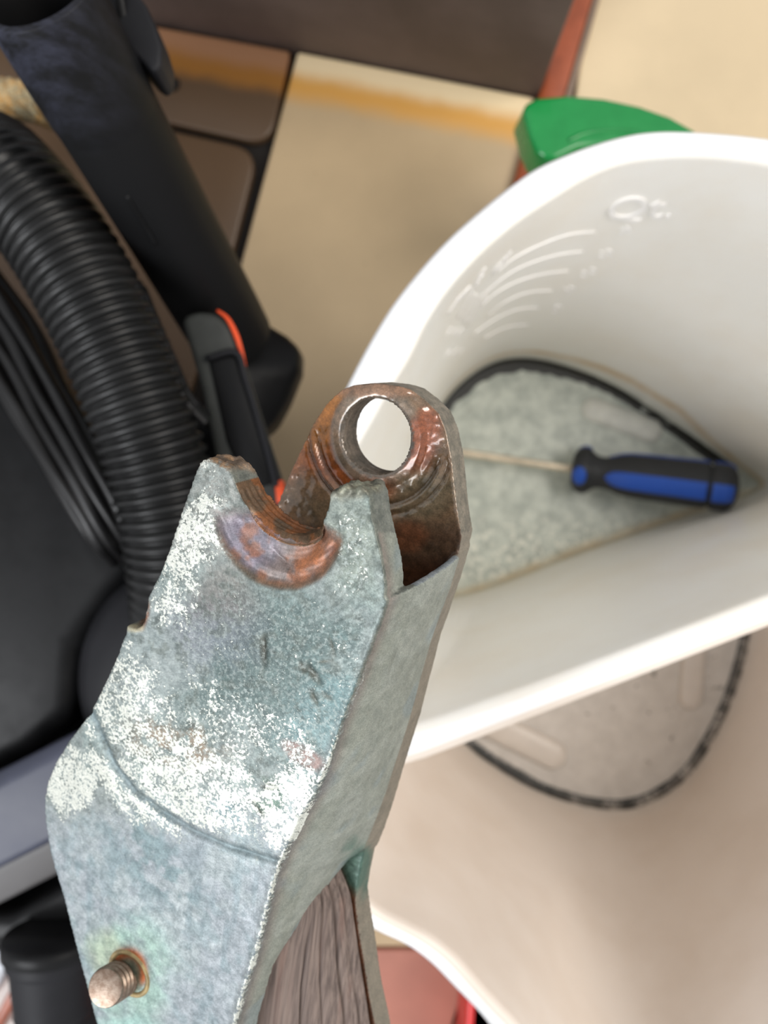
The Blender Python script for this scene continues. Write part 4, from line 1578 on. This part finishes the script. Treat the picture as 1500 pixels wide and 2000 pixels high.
nt.links.new(mth(nt, 'ADD', mapr(nt, mask, 0, 1, 0.0, -0.12), mth(nt, 'ADD', rg, mapr(nt, fn, 0.3, 0.7, -0.05, 0.08))), b.inputs['Roughness'])
nt.links.new(attr(nt, 'metal').outputs['Fac'], b.inputs['Metallic'])
h = mth(nt, 'ADD', mth(nt, 'MULTIPLY', mask, 0.8), mth(nt, 'MULTIPLY', fine, 0.6))
bump(nt, h, 0.25, 0.00010, b)
nt.links.new(mapr(nt, rg, 0.34, 0.22, 0.0, 0.9), b.inputs['Coat Weight'])
b.inputs['Coat Roughness'].default_value = 0.07
M_metal = m

fit = empty('broken_metal_fitting', T0)
tag(fit, 'corroded grey metal fitting with a broken eye and a threaded stud on its wooden handle', 'metal fitting')


def to_world(me):
    me.transform(Matrix.Translation(T0) @ ROT.to_4x4())
    return me


print('fitting verts', nv)
# keep the mesh in the fitting's own frame so that its grain moves with it
ob = bpy.data.objects.new('socket_body', body_me)
COL.objects.link(ob)
body_me.materials.clear(); body_me.materials.append(M_metal)
body_me.polygons.foreach_set('use_smooth', [True] * len(body_me.polygons))
fit.rotation_euler = ROT.to_euler()
ob.parent = fit
tag(ob, 'galvanised body with one cracked eye and one whole orange-brown eye')


def in_frame(name, me, mat, parent=None, smooth=True, angle=None):
    o = bpy.data.objects.new(name, me); COL.objects.link(o)
    me.materials.append(mat)
    if smooth:
        me.polygons.foreach_set('use_smooth', [True] * len(me.polygons))
        if angle: me.set_sharp_from_angle(angle=math.radians(angle))
    o.parent = parent or fit
    return o


# threaded stud
Bp = L(254, 1900, -0.004)
Bw = (ROT @ Bp) + T0
tipw = P(208, 1929, 0)   # direction solved below
tip_d = (ZC - Bw.z) - 0.0135
tipw = P(205, 1930, tip_d)
inv = ROT.transposed()
Bt = inv @ (tipw - T0)
axs = (Bt - Bp); SL = axs.length; axs.normalize()
ua = axs.cross(Vector((0, 1, 0))).normalized(); wa2 = axs.cross(ua)
R0, pitch = 0.0052, 0.0021
V, Fc = [], []
ns, nr = 56, 150
for i in range(nr + 1):
    s = SL * i / nr
    for k in range(ns):
        t = 2 * math.pi * k / ns
        ph = (s / pitch - k / ns) % 1.0
        tri = abs(2 * ph - 1)
        tri = min(max((tri - 0.12) / 0.7, 0), 1)
        r = R0 - 0.00062 * (1 - tri)
        endf = max(0.0, (s - (SL - 0.0011)) / 0.0011)
        if endf > 0: r = min(r, R0 - 0.00015) if endf < 0.35 else R0 - 0.00015 - 0.0006 * (endf - .35) ** 2
        V.append(Bp + axs * s + ua * (math.cos(t) * r) + wa2 * (math.sin(t) * r))
for i in range(nr):
    for k in range(ns): Fc.append((i * ns + k, i * ns + (k + 1) % ns, (i + 1) * ns + (k + 1) % ns, (i + 1) * ns + k))
for rr_ in (0.5, 0.0):
    b0 = len(V)
    if rr_ > 0:
        for k in range(ns):
            t = 2 * math.pi * k / ns
            V.append(Bp + axs * (SL + 0.0001) + ua * (math.cos(t) * R0 * .9 * 0.93) + wa2 * (math.sin(t) * R0 * .9 * 0.93))
        for k in range(ns): Fc.append((nr * ns + k, nr * ns + (k + 1) % ns, b0 + (k + 1) % ns, b0 + k))
        last = b0
    else:
        V.append(Bp + axs * (SL + 0.00012))
        for k in range(ns): Fc.append((last + k, last + (k + 1) % ns, b0))
m, nt, b = new_mat('brown_steel')
ocn = noise_node(nt, 600, 4)
nt.links.new(mixc(nt, mapr(nt, ocn, .3, .7), lin((118, 98, 84)), lin((150, 134, 120))), b.inputs['Base Color'])
b.inputs['Metallic'].default_value = 0.8
b.inputs['Roughness'].default_value = 0.36
bump(nt, noise_node(nt, 2500, 3), 0.3, 0.0001, b)
tag(in_frame('threaded_stud', mesh_from(V, Fc), m, None, True, 40), 'brownish steel stud end with coarse thread')
# sunken collar the stud comes out of
V, Fc = [], []
pf = [(0.0055, -0.0030), (0.0057, 0.0001), (0.0064, 0.0006), (0.0071, 0.0004), (0.0075, -0.0008), (0.0076, -0.003)]
Cp = L(253, 1901, 0.0)
for r, z in pf:
    for k in range(48):
        t = 2 * math.pi * k / 48
        V.append(Vector((Cp.x + r * math.cos(t), Cp.y + r * math.sin(t), z)))
for i in range(len(pf) - 1):
    for k in range(48): Fc.append((i * 48 + k, i * 48 + (k + 1) % 48, (i + 1) * 48 + (k + 1) % 48, (i + 1) * 48 + k))
M_col = plain('collar_patina', (140, 122, 84), 0.5, metal=0.3, var=0.35, scale=400)
tag(in_frame('collar', mesh_from(V, Fc), M_col, None, True), 'green and rust stained collar')

# wooden handle: a grooved, weathered bar between the plates
wz0, wz1 = -0.0332, -0.0102
right = [L(x, y, wz0) for x, y in ((664, 1676), (690, 1740), (700, 1800), (712, 1880), (724, 1950), (736, 2030), (760, 2180), (790, 2400), (830, 2760))]
rpth, _ = catmull([Vector((p.x - 0.0004, p.y, 0)) for p in right], 220)
V, Fc = [], []
nz = 130
grooves = [(0.16, 0.06), (0.30, 0.05), (0.47, 0.08), (0.63, 0.05), (0.80, 0.07), (0.91, 0.04)]
W_ = 0.040
secs = []
nl_ = [L(x, y, wz1) for x, y in ((640, 1640), (596, 1720), (556, 1800), (520, 1870), (498, 1930), (484, 2000), (456, 2150), (430, 2400), (400, 2760))]
nly, nlx = np.array([q.y for q in nl_])[::-1], np.array([q.x for q in nl_])[::-1]
for i, p in enumerate(rpth):
    xn = min(float(np.interp(p.y, nly, nlx)), p.x)
    sec = []
    for k in range(nz + 1):
        v = k / nz
        z = wz0 + (wz1 - wz0) * v
        g = 0
        for gi, (gc, gw) in enumerate(grooves):
            c_ = gc + 0.025 * noise.noise(Vector((p.y * 22, gi * 3.3, 0)))
            on = max(0.0, min(1.0, 0.5 + 2.0 * noise.noise(Vector((p.y * 18, gi * 5.1, 7)))))
            g += on * math.exp(-((v - c_) / 0.016) ** 2) * 0.0020
        fine_ = 0.00025 * noise.noise(Vector((p.y * 60, z * 2200, 0)))
        edge_r = 0.0015 * (max(0, abs(2 * v - 1) - 0.85) / 0.15) ** 2
        sec.append(Vector((p.x + (xn - p.x) * v ** 1.4 - g + fine_ - edge_r, p.y, z)))
    sec.append(Vector((p.x - W_, p.y, wz1)))
    sec.append(Vector((p.x - W_, p.y, wz0)))
    secs.append(sec)
ncs = len(secs[0])
for s in secs: V += s
for i in range(len(secs) - 1):
    for k in range(ncs):
        k2 = (k + 1) % ncs
        Fc.append((i * ncs + k, i * ncs + k2, (i + 1) * ncs + k2, (i + 1) * ncs + k))
Fc.append(tuple(range(ncs))[::-1]); Fc.append(tuple((len(secs) - 1) * ncs + k for k in range(ncs)))
m, nt, b = new_mat('weathered_wood')
tcn = nd(nt, 'ShaderNodeTexCoord').outputs['Object']
mp = nd(nt, 'ShaderNodeMapping'); mp.inputs['Scale'].default_value = (1, 0.03, 1)
nt.links.new(tcn, mp.inputs['Vector'])
g1 = noise_node(nt, 900, 5, 0.6, mp.outputs['Vector']); g2 = noise_node(nt, 250, 3, 0.5, mp.outputs['Vector'])
c_ = mixc(nt, mapr(nt, g1, .3, .7), lin((80, 68, 63)), lin((118, 103, 95)))
c_ = mixc(nt, mth(nt, 'MULTIPLY', mapr(nt, g2, .55, .75), 0.5), c_, lin((124, 98, 88)))
nt.links.new(c_, b.inputs['Base Color']); b.inputs['Roughness'].default_value = 0.8
bump(nt, g1, 0.35, 0.00025, b)
bmx = bmesh.new()
vs = [bmx.verts.new(v) for v in V]
for f in Fc: bmx.faces.new([vs[i] for i in f])
wme = bm_mesh(bmx)
tag(in_frame('wooden_handle', wme, m, None, True, 50), 'grey-brown cracked wooden handle')
